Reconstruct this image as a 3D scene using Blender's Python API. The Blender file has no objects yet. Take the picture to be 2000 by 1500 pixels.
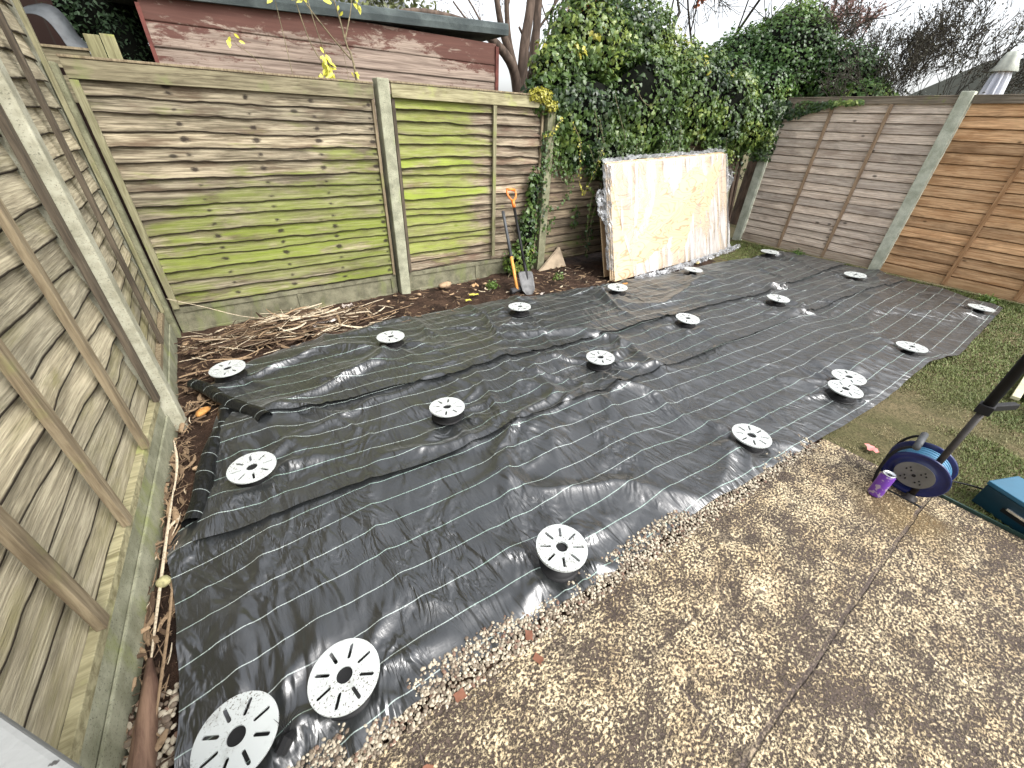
import bpy, bmesh, math, random
import numpy as np
from mathutils import Vector, Matrix

sc = bpy.context.scene
rad = math.radians
# ------------------------------------------------------------------ camera
PITCH, YAW, ROLL = 0.5797, 0.6377, 0.0465
cam_d = bpy.data.cameras.new("camera"); cam = bpy.data.objects.new("camera", cam_d)
sc.collection.objects.link(cam); sc.camera = cam
cam_d.sensor_width = 36.0; cam_d.lens = 14.0; cam_d.clip_start = 0.02; cam_d.clip_end = 500
fw = Vector((math.sin(YAW)*math.cos(PITCH), math.cos(YAW)*math.cos(PITCH), -math.sin(PITCH)))
rt = Vector((math.cos(YAW), -math.sin(YAW), 0)); up = rt.cross(fw)
r2 = rt*math.cos(ROLL)+up*math.sin(ROLL); u2 = -rt*math.sin(ROLL)+up*math.cos(ROLL)
cam.matrix_world = Matrix(((r2.x, u2.x, -fw.x, 0.503), (r2.y, u2.y, -fw.y, -4.16), (r2.z, u2.z, -fw.z, 1.6), (0, 0, 0, 1)))
# ------------------------------------------------------------------ world (bright overcast)
SUN_EL, SUN_AZ = rad(50), rad(160)      # azimuth measured from +Y towards +X
world = bpy.data.worlds.new("World"); sc.world = world; world.use_nodes = True
wn = world.node_tree; wn.nodes.clear()
wo = wn.nodes.new("ShaderNodeOutputWorld"); bg = wn.nodes.new("ShaderNodeBackground")
sky = wn.nodes.new("ShaderNodeTexSky"); sky.sky_type = 'NISHITA'; sky.sun_disc = False
sky.sun_elevation = SUN_EL; sky.sun_rotation = SUN_AZ; sky.dust_density = 4.0; sky.air_density = 1.0
hs = wn.nodes.new("ShaderNodeHueSaturation"); hs.inputs["Saturation"].default_value = 0.22; hs.inputs["Value"].default_value = 1.0
wn.links.new(sky.outputs[0], hs.inputs["Color"]); wn.links.new(hs.outputs[0], bg.inputs[0]); wn.links.new(bg.outputs[0], wo.inputs[0])
bg.inputs[1].default_value = 0.15
sd = bpy.data.lights.new("sun", 'SUN'); sun = bpy.data.objects.new("sun", sd); sc.collection.objects.link(sun)
sd.energy = 0.8; sd.angle = rad(20); sd.color = (1.0, 0.975, 0.94)
sdir = Vector((math.sin(SUN_AZ)*math.cos(SUN_EL), math.cos(SUN_AZ)*math.cos(SUN_EL), math.sin(SUN_EL)))
sun.rotation_euler = sdir.to_track_quat('Z', 'Y').to_euler(); sun.location = (4, -2, 12)
sc.view_settings.view_transform = 'Standard'; sc.view_settings.look = 'None'
sc.view_settings.exposure = 1.5; sc.view_settings.gamma = 1.0

# ------------------------------------------------------------------ helpers
rng = np.random.default_rng(7); random.seed(7)
_P = rng.random((256, 256)).astype(np.float64)
def vnoise(x, y, seed=0):
    x = np.asarray(x, float)+seed*17.31; y = np.asarray(y, float)+seed*9.73
    xi = np.floor(x).astype(int); yi = np.floor(y).astype(int); fx = x-xi; fy = y-yi
    fx = fx*fx*fx*(fx*(fx*6-15)+10); fy = fy*fy*fy*(fy*(fy*6-15)+10)
    g = lambda a, b: _P[a % 256, b % 256]
    return (g(xi, yi)*(1-fx)+g(xi+1, yi)*fx)*(1-fy)+(g(xi, yi+1)*(1-fx)+g(xi+1, yi+1)*fx)*fy
def fbm(x, y, seed=0, o=4):
    s = 0; a = .5
    for k in range(o): s = s+a*vnoise(x*2**k, y*2**k, seed+k*3); a *= .5
    return s
def sm(a, b, x): t = np.clip((np.asarray(x, float)-a)/(b-a), 0, 1); return t*t*(3-2*t)

def tag(o, label=None, cat=None, group=None, kind=None):
    if label: o["label"] = label
    if cat: o["category"] = cat
    if group: o["group"] = group
    if kind: o["kind"] = kind
    return o
def empty(name, loc, label=None, cat=None, group=None):
    o = bpy.data.objects.new(name, None); sc.collection.objects.link(o); o.location = loc
    o.empty_display_size = .1
    return tag(o, label, cat, group)
def mesh(name, V, F, mat, parent=None, smooth=False, attrs=None, off=None):
    """V: world coords. parent: an object located at parent.location with no rotation."""
    V = np.asarray(V, np.float32).reshape(-1, 3).copy()
    if parent is not None: V -= np.array(pworld(parent), np.float32)
    me = bpy.data.meshes.new(name)
    if isinstance(F, np.ndarray):
        n, k = F.shape
        me.vertices.add(len(V)); me.vertices.foreach_set("co", V.ravel())
        me.loops.add(n*k); me.loops.foreach_set("vertex_index", F.astype(np.int32).ravel())
        me.polygons.add(n); me.polygons.foreach_set("loop_start", np.arange(0, n*k, k, dtype=np.int32))
        me.polygons.foreach_set("loop_total", np.full(n, k, np.int32)); me.update(calc_edges=True)
    else:
        me.from_pydata([tuple(map(float, v)) for v in V], [], F); me.update()
    if attrs:
        for an, (ty, arr) in attrs.items():
            a = me.attributes.new(an, ty, 'POINT')
            arr = np.asarray(arr, np.float32)
            a.data.foreach_set("vector" if ty == 'FLOAT_VECTOR' else "color" if ty == 'FLOAT_COLOR' else "value", arr.ravel())
    if smooth: me.polygons.foreach_set("use_smooth", np.ones(len(me.polygons), bool))
    if mat: me.materials.append(mat)
    o = bpy.data.objects.new(name, me); sc.collection.objects.link(o)
    if parent is not None: o.parent = parent
    return o
def pworld(p):
    l = Vector(p.location)
    while p.parent is not None: p = p.parent; l = l+p.location
    return l
class MB:
    def __init__(s): s.v = []; s.f = []
    def add(s, V, F):
        n = len(s.v); s.v += [tuple(v) for v in V]; s.f += [tuple(i+n for i in f) for f in F]; return s
    def frame(s, o, ax, ay, az, lo, hi):
        P = [[o[k]+ax[k]*x+ay[k]*y+az[k]*z for k in range(3)] for x in (lo[0], hi[0]) for y in (lo[1], hi[1]) for z in (lo[2], hi[2])]
        return s.add(P, [(0, 1, 3, 2), (4, 6, 7, 5), (0, 4, 5, 1), (2, 3, 7, 6), (0, 2, 6, 4), (1, 5, 7, 3)])
    def box(s, lo, hi): return s.frame((0, 0, 0), (1, 0, 0), (0, 1, 0), (0, 0, 1), lo, hi)
    def tube(s, P, r, n=8, cap=True):
        P = [Vector(p) for p in P]; R = r if isinstance(r, (list, tuple)) else [r]*len(P)
        V = []; F = []; ref = None
        for i, p in enumerate(P):
            d = (P[min(i+1, len(P)-1)]-P[max(i-1, 0)]).normalized()
            if ref is None: ref = d.orthogonal().normalized()
            ref = (ref-d*ref.dot(d)).normalized(); b = d.cross(ref)
            for k in range(n):
                a = 2*math.pi*k/n; V.append(p+(ref*math.cos(a)+b*math.sin(a))*R[i])
        for i in range(len(P)-1):
            for k in range(n): F.append((i*n+k, i*n+(k+1) % n, (i+1)*n+(k+1) % n, (i+1)*n+k))
        if cap: F.append(tuple(range(n-1, -1, -1))); F.append(tuple((len(P)-1)*n+k for k in range(n)))
        return s.add(V, F)
    def lathe(s, o, ax, prof, n=32, cap0=True, cap1=True):
        o = Vector(o); ax = Vector(ax).normalized(); a1 = ax.orthogonal().normalized(); b1 = ax.cross(a1)
        V = []; F = []; m = len(prof)
        for (r, h) in prof:
            for k in range(n):
                a = 2*math.pi*k/n; V.append(o+ax*h+(a1*math.cos(a)+b1*math.sin(a))*r)
        for i in range(m-1):
            for k in range(n): F.append((i*n+k, i*n+(k+1) % n, (i+1)*n+(k+1) % n, (i+1)*n+k))
        if cap0: F.append(tuple(range(n-1, -1, -1)))
        if cap1: F.append(tuple((m-1)*n+k for k in range(n)))
        return s.add(V, F)
    def build(s, name, mat, parent=None, smooth=False, bevel=0, seg=2):
        o = mesh(name, s.v, s.f, mat, parent, smooth)
        if bevel:
            bm = bmesh.new(); bm.from_mesh(o.data)
            bmesh.ops.bevel(bm, geom=[e for e in bm.edges if len(e.link_faces) == 2 and e.calc_face_angle(0) > .6], offset=bevel, segments=seg, affect='EDGES', profile=.6)
            bm.to_mesh(o.data); bm.free()
        return o
def cr(pts, n):   # smooth curve through points
    pts = np.array(pts, float); t = np.linspace(0, len(pts)-1, n); out = []
    for q in t:
        i = min(int(q), len(pts)-2); f = q-i
        p0, p1, p2, p3 = pts[max(i-1, 0)], pts[i], pts[i+1], pts[min(i+2, len(pts)-1)]
        out.append(.5*((2*p1)+(-p0+p2)*f+(2*p0-5*p1+4*p2-p3)*f*f+(-p0+3*p1-3*p2+p3)*f**3))
    return np.array(out)

# ------------------------------------------------------------------ material helpers
class NT:
    def __init__(s, name, rough=.8, spec=.5):
        s.m = bpy.data.materials.new(name); s.m.use_nodes = True; s.t = s.m.node_tree
        s.b = s.t.nodes["Principled BSDF"]; s.out = s.t.nodes["Material Output"]
        s.set("Roughness", rough); s.set("Specular IOR Level", spec)
    def set(s, k, v):
        if hasattr(v, "is_output"): s.t.links.new(v, s.b.inputs[k])
        else: s.b.inputs[k].default_value = (*v, 1) if isinstance(v, tuple) and len(v) == 3 else v
    def inp(s, node, k, v):
        if v is None: return
        if hasattr(v, "is_output"): s.t.links.new(v, node.inputs[k])
        else:
            d = node.inputs[k]
            d.default_value = (*v, 1) if (isinstance(v, tuple) and len(v) == 3 and d.type == 'RGBA') else v
    def attr(s, n, out="Vector"):
        a = s.t.nodes.new("ShaderNodeAttribute"); a.attribute_name = n; return a.outputs[out]
    def sep(s, v):
        a = s.t.nodes.new("ShaderNodeSeparateXYZ"); s.inp(a, 0, v); return a.outputs
    def comb(s, x, y, z):
        a = s.t.nodes.new("ShaderNodeCombineXYZ"); s.inp(a, 0, x); s.inp(a, 1, y); s.inp(a, 2, z); return a.outputs[0]
    def mth(s, op, a, b=None, c=None, clamp=False):
        n = s.t.nodes.new("ShaderNodeMath"); n.operation = op; n.use_clamp = clamp
        s.inp(n, 0, a); s.inp(n, 1, b); s.inp(n, 2, c); return n.outputs[0]
    def geo(s): return s.t.nodes.new("ShaderNodeNewGeometry").outputs["Position"]
    def vmul(s, v, k):
        n = s.t.nodes.new("ShaderNodeVectorMath"); n.operation = 'MULTIPLY'; s.inp(n, 0, v); n.inputs[1].default_value = k; return n.outputs[0]
    def noise(s, v, scale=1, det=4, rough=.55, dist=0, ty=None, out=0):
        n = s.t.nodes.new("ShaderNodeTexNoise")
        if ty: n.noise_type = ty
        s.inp(n, "Vector", v); n.inputs["Scale"].default_value = scale; n.inputs["Detail"].default_value = det
        n.inputs["Roughness"].default_value = rough; n.inputs["Distortion"].default_value = dist; return n.outputs[out]
    def vor(s, v, scale, feat='F1', out="Distance", rnd=1):
        n = s.t.nodes.new("ShaderNodeTexVoronoi"); n.feature = feat; s.inp(n, "Vector", v); n.inputs["Scale"].default_value = scale; n.inputs["Randomness"].default_value = rnd
        return n.outputs[out]
    def ramp(s, v, a, b, lo=0., hi=1.):   # smoothstep map
        n = s.t.nodes.new("ShaderNodeMapRange"); n.interpolation_type = 'SMOOTHSTEP'; s.inp(n, 0, v)
        s.inp(n, 1, a); s.inp(n, 2, b); n.inputs[3].default_value = lo; n.inputs[4].default_value = hi; return n.outputs[0]
    def mix(s, f, a, b, mode='MIX'):
        n = s.t.nodes.new("ShaderNodeMix"); n.data_type = 'RGBA'; n.blend_type = mode
        s.inp(n, 0, f); s.inp(n, 6, a); s.inp(n, 7, b); return n.outputs[2]
    def bump(s, h, strength=.5, dist=.01, prev=None):
        n = s.t.nodes.new("ShaderNodeBump"); s.inp(n, "Height", h); n.inputs["Strength"].default_value = strength
        n.inputs["Distance"].default_value = dist
        if prev is not None: s.t.links.new(prev, n.inputs["Normal"])
        s.t.links.new(n.outputs[0], s.b.inputs["Normal"]); return n.outputs[0]

def wood(name, c1, c2, c3, algae=(.17, .22, .025), algae2=(.07, .09, .02), nails=None, knots=1., rough=.85, bark_shade=(.035, .025, .018)):
    c1 = tuple(k*.72 for k in c1); c3 = tuple(k*.75 for k in c3); n = NT(name, rough, .25)
    uv = n.sep(n.attr("uvm")); u, v = uv[0], uv[1]
    sl = n.sep(n.attr("sl", "Color")); r, g, al = sl[0], sl[1], sl[2]
    r50 = n.mth('MULTIPLY', r, 50.)
    gv = n.comb(n.mth('MULTIPLY', u, 3.), n.mth('MULTIPLY', v, 70.), r50)
    gr = n.noise(gv, 1, 5, .6, .6)
    gv2 = n.comb(n.mth('MULTIPLY', u, 9.), n.mth('MULTIPLY', v, 260.), r50)
    gr2 = n.noise(gv2, 1, 3, .6)
    bl = n.noise(n.comb(n.mth('MULTIPLY', u, 2.6), n.mth('MULTIPLY', v, 9.), r50), 1, 4, .6)
    col = n.mix(n.ramp(gr, .3, .7), c1, c2)
    col = n.mix(n.ramp(bl, .47, .72, 0, .75), col, c3)
    col = n.mix(n.ramp(gr2, .50, .72, 0, .6), col, tuple(k*.35 for k in c1)); dst = n.noise(n.comb(n.mth('MULTIPLY', u, 1.4), n.mth('MULTIPLY', v, 5.), n.mth('MULTIPLY', r50, .37)), 1, 5, .65, .5); col = n.mix(n.ramp(dst, .50, .70, 0, .62), col, tuple(k*.42 for k in c1))
    # plank to plank tone
    col = n.mix(1., col, n.comb(n.mth('MULTIPLY_ADD', r, .45, .76), n.mth('MULTIPLY_ADD', r, .42, .77), n.mth('MULTIPLY_ADD', r, .38, .78)), 'MULTIPLY')
    # knots
    kv = n.comb(n.mth('MULTIPLY', u, 3.2), n.mth('MULTIPLY_ADD', v, 6.5, n.mth('MULTIPLY', r, 9.)), 0.)
    kd = n.vor(kv, 1.)
    col = n.mix(n.ramp(kd, .05, .12, .85*knots, 0), col, tuple(k*.16 for k in c1))
    # algae
    an = n.noise(n.comb(n.mth('MULTIPLY', u, 2.2), n.mth('MULTIPLY', v, 8.), r), 1, 5, .62, .4)
    af = n.ramp(n.mth('ADD', n.mth('MULTIPLY', al, .48), n.mth('MULTIPLY', an, 1.35)), .84, 1.16)
    af = n.mth('MULTIPLY', af, n.ramp(gr2, .25, .6, .7, 1.))
    af = n.mth('MULTIPLY', af, n.mth('GREATER_THAN', al, .02))
    af = n.mth('MULTIPLY', af, n.mth('MULTIPLY_ADD', r, .5, .45)); an2 = n.noise(n.comb(n.mth('MULTIPLY', u, 5.), n.mth('MULTIPLY', v, 20.), r50), 1, 4, .6)
    col = n.mix(af, col, n.mix(n.ramp(an2, .4, .7), algae, tuple(a*.55+b*.45 for a, b in zip(algae, c1))))
    # dark lower edge: waney bark plus the slat shadow line painted in
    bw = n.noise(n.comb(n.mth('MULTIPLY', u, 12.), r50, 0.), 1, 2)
    col = n.mix(n.ramp(n.mth('SUBTRACT', g, n.mth('MULTIPLY', bw, .07)), 0.0, .05, .95, 0), col, bark_shade)
    if nails:
        u0, sp = nails
        du = n.mth('ABSOLUTE', n.mth('SUBTRACT', n.mth('FRACT', n.mth('DIVIDE', n.mth('SUBTRACT', u, u0), sp)), .5))
        du = n.mth('MULTIPLY', du, sp)
        wob = n.noise(n.comb(n.mth('MULTIPLY', u, 30.), n.mth('MULTIPLY', v, 60.), r50), 1, 3)
        dg = n.mth('MULTIPLY', n.mth('SUBTRACT', g, n.mth('MULTIPLY_ADD', r, .2, .28)), .12)
        d = n.mth('SQRT', n.mth('ADD', n.mth('POWER', n.mth('MULTIPLY', du, .62), 2.), n.mth('POWER', dg, 2.)))
        d = n.mth('ADD', d, n.mth('MULTIPLY', n.mth('SUBTRACT', wob, .5), .030)); d = n.mth('ADD', d, n.mth('MULTIPLY', n.mth('SUBTRACT', .6, r), .012))
        col = n.mix(n.ramp(d, .004, .021, .92, 0), col, (.022, .016, .012))
    n.set("Base Color", col)
    n.bump(n.mth('ADD', gr, n.mth('MULTIPLY', gr2, .6)), .8, .005)
    return n.m
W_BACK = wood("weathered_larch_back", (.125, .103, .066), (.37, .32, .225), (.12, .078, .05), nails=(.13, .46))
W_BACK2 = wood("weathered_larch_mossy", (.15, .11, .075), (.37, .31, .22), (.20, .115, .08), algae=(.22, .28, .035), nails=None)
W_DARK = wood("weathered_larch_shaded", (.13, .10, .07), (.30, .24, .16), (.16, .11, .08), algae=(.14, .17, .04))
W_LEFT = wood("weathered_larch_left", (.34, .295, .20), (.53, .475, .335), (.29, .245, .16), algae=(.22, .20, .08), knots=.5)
W_GREY = wood("faded_lap_board", (.56, .45, .365), (.74, .645, .545), (.46, .36, .285), bark_shade=(.09, .065, .045), knots=1.)
W_ORNG = wood("new_lap_board", (.60, .33, .16), (.78, .51, .29), (.48, .25, .11), bark_shade=(.10, .05, .02), knots=1.)

def simplewood(name, c1, c2, scale=(3, 3, 3), rough=.8, algae=0., ag=(.20, .24, .05)):
    n = NT(name, rough, .25); p = n.geo()
    g = n.noise(n.vmul(p, scale), 1, 6, .65, .5); a = n.noise(p, 5., 5, .6)
    col = n.mix(n.ramp(g, .3, .7), c1, c2)
    col = n.mix(n.ramp(n.noise(p, 2.3, 3), .5, .75, 0, .5), col, tuple(k*.5 for k in c1))
    if algae: col = n.mix(n.ramp(a, .62-algae*.35, .8-algae*.3, 0, .85), col, ag)
    n.set("Base Color", col); n.bump(g, .5, .004); return n.m
M_RAIL = simplewood("rail_wood", (.085, .07, .042), (.26, .23, .145), (4, 30, 60), algae=.2, ag=(.17, .18, .08))
M_RAIL_Y = simplewood("rail_wood_mossy", (.16, .14, .075), (.38, .35, .21), (4, 30, 40), algae=.25, ag=(.32, .34, .12))
M_BATTEN = simplewood("batten_wood", (.12, .09, .055), (.27, .22, .14), (60, 60, 4), algae=.15, ag=(.2, .2, .08))
M_BATTEN_D = simplewood("batten_wood_dark", (.045, .036, .026), (.125, .10, .07), (60, 60, 4))  # dark tone paints in the shade on the narrow left panel's middle batten
M_BATTEN_G = simplewood("batten_wood_green", (.13, .12, .065), (.29, .27, .165), (60, 60, 4), algae=.3, ag=(.20, .22, .07))
M_BATTEN_R = simplewood("batten_wood_right", (.20, .135, .085), (.36, .26, .17), (60, 60, 4))
M_BATTEN_O = simplewood("batten_wood_orange", (.28, .15, .07), (.42, .25, .13), (60, 60, 4))
M_HB_R = simplewood("bottom_board_faded", (.27, .20, .15), (.50, .42, .33), (60, 3, 60)); M_HB_O = simplewood("bottom_board_orange", (.32, .18, .085), (.55, .36, .20), (60, 3, 60)); M_HB_D = simplewood("top_rail_dark", (.11, .09, .065), (.27, .225, .17), (60, 3, 60), algae=.1)
M_OLDTIMBER = simplewood("old_timber", (.045, .03, .022), (.13, .09, .065), (50, 50, 4))
M_POSTWOOD = simplewood("post_wood_yellow", (.13, .12, .06), (.28, .265, .145), (50, 50, 4), algae=.3, ag=(.25, .28, .06))

def concrete(name, c1, c2, algae=.3, ag=(.17, .19, .06), rough=.9):
    n = NT(name, rough, .3); p = n.geo()
    a = n.noise(p, 9., 6, .65); f = n.noise(p, 130., 3, .7); al = n.noise(n.vmul(p, (4, 4, 1.6)), 1.2, 5, .65)
    col = n.mix(n.ramp(a, .3, .7), c1, c2)
    col = n.mix(n.ramp(f, .56, .68, 0, .7), col, tuple(k*.35 for k in c1))
    col = n.mix(n.ramp(al, .7-algae*.4, .85-algae*.35, 0, .8), col, ag)
    n.set("Base Color", col); n.bump(n.mth('ADD', f, a), .5, .004); return n.m
C_POST = concrete("post_concrete", (.20, .20, .14), (.36, .36, .26), .35, (.22, .25, .10))
C_POST_L = concrete("post_concrete_pale", (.25, .24, .17), (.44, .43, .33), .12)
C_POST_G = concrete("post_concrete_green", (.12, .12, .07), (.24, .235, .15), .35, (.15, .18, .05))
C_POST_R = concrete("post_concrete_right", (.34, .36, .28), (.54, .56, .46), .15, (.22, .24, .13))
C_BOARD = concrete("gravel_board_concrete", (.105, .10, .065), (.22, .21, .14), .5, (.16, .18, .07))
C_BOARD_L = concrete("gravel_board_left", (.17, .17, .11), (.31, .31, .22), .45, (.20, .22, .08))

def flat(name, col, rough=.5, spec=.5, metal=0., var=.25, nscale=12, bump=0.):
    n = NT(name, rough, spec); p = n.geo(); a = n.noise(p, nscale, 4)
    n.set("Base Color", n.mix(n.ramp(a, .35, .7), col, tuple(k*(1-var) for k in col))); n.set("Metallic", metal)
    if bump: n.bump(a, bump, .01)
    return n.m

# ------------------------------------------------------------------ ground
def grid(x0, x1, y0, y1, d, fn):
    nx, ny = int((x1-x0)/d)+1, int((y1-y0)/d)+1
    X, Y = np.meshgrid(np.linspace(x0, x1, nx), np.linspace(y0, y1, ny)); Z = fn(X, Y)
    V = np.stack([X, Y, Z], -1).reshape(-1, 3); i = np.arange(nx-1)[None]+nx*np.arange(ny-1)[:, None]; i = i.ravel()
    return V, np.stack([i, i+1, i+nx+1, i+nx], -1)
n = NT("soil_mat", .95, .2); p = n.geo()
a = n.noise(p, 5., 8, .7); b = n.noise(p, 45., 6, .7); cst = n.vor(p, 60., out="Color")
col = n.mix(n.ramp(a, .35, .68), (.018, .010, .0065), (.068, .040, .026))
col = n.mix(n.ramp(b, .55, .75, 0, .7), col, (.095, .062, .042))
col = n.mix(n.ramp(n.vor(p, 38.), .04, .08, .8, 0), col, (.34, .26, .18))
n.set("Base Color", col); n.bump(n.mth('ADD', n.mth('MULTIPLY', a, 2.), b), .9, .02); M_SOIL = n.m
n = NT("lawn_soil_mat", .95, .2); p = n.geo(); a = n.noise(p, 3., 6, .65); b = n.noise(p, 60., 4, .7)
col = n.mix(n.ramp(a, .35, .65), (.08, .078, .032), (.15, .12, .065)); col = n.mix(n.ramp(b, .4, .7), col, (.05, .045, .02))
n.set("Base Color", col); n.bump(b, .8, .015); M_LAWN = n.m
V, F = grid(-40, 60, -40, 60, 5, lambda x, y: 0*x-.06)
tag(mesh("ground", V, F, M_LAWN), kind="structure")
V, F = grid(-.35, 6.6, -3.75, .9, .03, lambda x, y: .002+.05*(fbm(x*2.5, y*2.5, 3)-.5)*sm(0, .5, 1)+.03*(fbm(x*14, y*14, 5)-.5)-.015)
tag(mesh("soil", V, F, M_SOIL, smooth=True), kind="structure")
def lawn_h(x, y): return -.012+.03*(fbm(x*1.7, y*1.7, 8)-.5)+.012*(fbm(x*12, y*12, 9)-.5)+.004
V, F = grid(6.3, 10., -3.7, .4, .06, lawn_h); V2, F2 = grid(3.30, 10., -9.5, -3.7, .06, lawn_h)
tag(mesh("lawn", np.vstack([V, V2]), np.vstack([F, F2+len(V)]), M_LAWN, smooth=True), kind="structure")

# patio
n = NT("patio_mat", .75, .35); p = n.geo()
ps = n.vmul(p, (1, 1.25, 1))
a = n.noise(ps, 84., 5, .68, .35); big = n.noise(p, 2.4, 5, .6); mid = n.noise(p, 9., 4, .6); fine = n.noise(p, 190., 3, .6)
thr = n.mth('ADD', a, n.mth('ADD', n.mth('MULTIPLY', n.mth('SUBTRACT', big, .5), -.20), n.mth('MULTIPLY', n.mth('SUBTRACT', mid, .5), -.30)))
cream = n.mix(n.ramp(n.noise(p, 6., 3), .35, .65), (.52, .405, .245), (.62, .51, .33))
dark = n.mix(n.ramp(fine, .3, .7), (.045, .032, .024), (.115, .084, .063))
col = n.mix(n.ramp(thr, .472, .530), dark, cream)
pit = n.ramp(n.noise(ps, 130., 2, .5), .56, .62); col = n.mix(n.mth('MULTIPLY', pit, .7), col, (.06, .042, .035))
smear = n.ramp(n.noise(n.vmul(p, (5., 9., 1.)), 1, 6, .68, 1.8), .545, .60); col = n.mix(n.mth('MULTIPLY', smear, .75), col, (.075, .055, .044))
sx0 = None
sx = n.sep(p); d = n.mth('SQRT', n.mth('ADD', n.mth('POWER', n.mth('SUBTRACT', sx[0], 2.96), 2.), n.mth('POWER', n.mth('SUBTRACT', sx[1], -4.25), 2.)))
stn = n.ramp(n.mth('ADD', d, n.mth('MULTIPLY', n.noise(p, 7., 4), .25)), .18, .42, .8, 0)
col = n.mix(stn, col, (.30, .19, .05), 'MULTIPLY') if False else n.mix(n.mth('MULTIPLY', stn, .55), col, (.26, .17, .05))
wob = n.mth('MULTIPLY', n.mth('SUBTRACT', n.noise(p, 5., 3), .5), .03)
def joint(axis, c, lo, hi, w):
    q = sx[1-axis]; dd = n.mth('ABSOLUTE', n.mth('ADD', n.mth('SUBTRACT', sx[axis], c), wob))
    m = n.ramp(dd, w*.5, w, 1, 0)
    m = n.mth('MULTIPLY', m, n.mth('GREATER_THAN', q, lo)); return n.mth('MULTIPLY', m, n.mth('LESS_THAN', q, hi))
J = joint(1, -4.29, -9, 9, .010)
for (c, lo, hi) in [(.55, -4.29, -3), (1.35, -4.29, -3), (2.33, -4.29, -3), (1.0, -4.95, -4.29), (1.97, -4.95, -4.29), (2.8, -4.95, -4.29)]:
    J = n.mth('MAXIMUM', J, joint(0, c, lo, hi, .005))
J = n.mth('MAXIMUM', J, joint(1, -4.95, -9, 9, .008))
col = n.mix(n.mth('MULTIPLY', J, n.ramp(n.noise(p, 7., 3), .35, .6, .25, .85)), col, (.12, .09, .078)); n.set("Base Color", col)
h = n.mth('SUBTRACT', n.mth('ADD', n.mth('MULTIPLY', n.ramp(thr, .42, .58), .8), n.mth('MULTIPLY', mid, .8)), n.mth('MULTIPLY', J, 1.5))
n.bump(h, 1., .010); M_PATIO = n.m
xs = np.linspace(-.4, 3.27, 140); top = -3.612-.045*xs+.018*(fbm(xs*7, xs*0, 21)-.5)+np.where(xs < 0, 0, 0)
rows = [0, .004, .02]+list(np.linspace(.05, 1, 60)**1.4*4.5)
V = []; 
for k, dy in enumerate([-.001]+rows):
    for x, t_ in zip(xs, top):
        zz = -.03 if k == 0 else .004+.008*min(1, k/3)+.006*(float(fbm(x*3, (t_-dy)*3, 31))-.5)
        V.append((min(x, 3.27+.012*(vnoise((t_-dy)*9, 0, 4)-.5)), t_-dy, zz))
nx = len(xs); F = [(r*nx+i, r*nx+i+1, (r+1)*nx+i+1, (r+1)*nx+i) for r in range(len(rows)) for i in range(nx-1)]
F = [f[::-1] for f in F]
b0 = len(V)
for r in range(len(rows)+1): V.append((V[r*nx+nx-1][0], V[r*nx+nx-1][1], -.03))
F += [(r*nx+nx-1, (r+1)*nx+nx-1, b0+r+1, b0+r) for r in range(len(rows))]
tag(mesh("patio", V, F, M_PATIO, smooth=True), kind="structure")

# ------------------------------------------------------------------ lap fence panels
def slats(P0, D, L, z0, zs, out, wav, tilt, ragged, algae_fn, mat, parent, seed, curl=0., name="slats", thick=.007, under=.022):
    """P0 start (x,y), D unit dir, zs list of slat bottom heights ascending (last = top of the panel); out = outward unit normal"""
    rs = np.random.default_rng(seed); nc = max(8, int(L/.03)); U = np.linspace(0, L, nc)
    VV, UV, SL, FF = [], [], [], []; base = 0
    P0 = np.array(P0); D = np.array(D); O = np.array(out)
    for i in range(len(zs)-1):
        r = rs.random(); k = seed*13+i*7
        lowe = zs[i]+wav*(fbm(U*1.6, U*0+i*3.3, k, 3)-.45)*2+ragged*(vnoise(U*16, U*0, k)-.5)
        top_ = np.full(nc, zs[i+1]+.022)
        prot = tilt*(.7+.6*rs.random())+curl*np.maximum(0, fbm(U*1.9, U*0, k+50, 3)-.45)*2
        bow = .004*(fbm(U*2.5, U*0, k+90, 2)-.5)
        rows = [(1., 0), (.75, .25), (.5, .5), (.25, .75), (.06, .96), (0, 1), (-.001, 1)]
        for q, (gq, fr) in enumerate(rows):
            z = lowe+(top_-lowe)*gq; off = prot*fr+bow*(1-abs(2*gq-1))+.004
            if q == 4: off = prot*fr+.004
            if q == 5: off = off-.0015
            if q == 6: off = np.maximum(off-thick, 0.0); z = z+.0008
            xy = P0[None]+D[None]*U[:, None]+O[None]*off[:, None]
            VV.append(np.column_stack([xy, z])); UV.append(np.column_stack([U+seed*3.1, z, 0*U]))
            SL.append(np.column_stack([np.full(nc, r), np.full(nc, max(gq, 0)), algae_fn(U, z) if algae_fn else 0*U, np.ones(nc)]))
        for q in range(len(rows)-1):
            a0 = base+q*nc+np.arange(nc-1); FF.append(np.stack([a0, a0+1, a0+nc+1, a0+nc], -1))
        base += len(rows)*nc
    # plain back skin so nothing shows through
    c4 = [(0, z0-.01), (L, z0-.01), (L, zs[-1]+.01), (0, zs[-1]+.01)]
    bk = np.array([[*(P0+D*a-O*.004), b] for a, b in c4]); VV.append(bk); UV.append(np.array([[a, b, 0] for a, b in c4])); SL.append(np.tile([.5, .5, 0, 1], (4, 1)))
    FF.append(np.array([[base, base+1, base+2, base+3]]))
    return mesh(name, np.vstack(VV), np.vstack(FF), mat, parent, True, {"uvm": ('FLOAT_VECTOR', np.vstack(UV)), "sl": ('FLOAT_COLOR', np.vstack(SL))})
def board(P0, D, O, u0, u1, o0, o1, z0, z1, mat, parent, name, bevel=.003):
    m = MB(); m.frame((P0[0], P0[1], 0), (D[0], D[1], 0), (O[0], O[1], 0), (0, 0, 1), (u0, o0, z0), (u1, o1, z1))
    return m.build(name, mat, parent, bevel=bevel)
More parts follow.
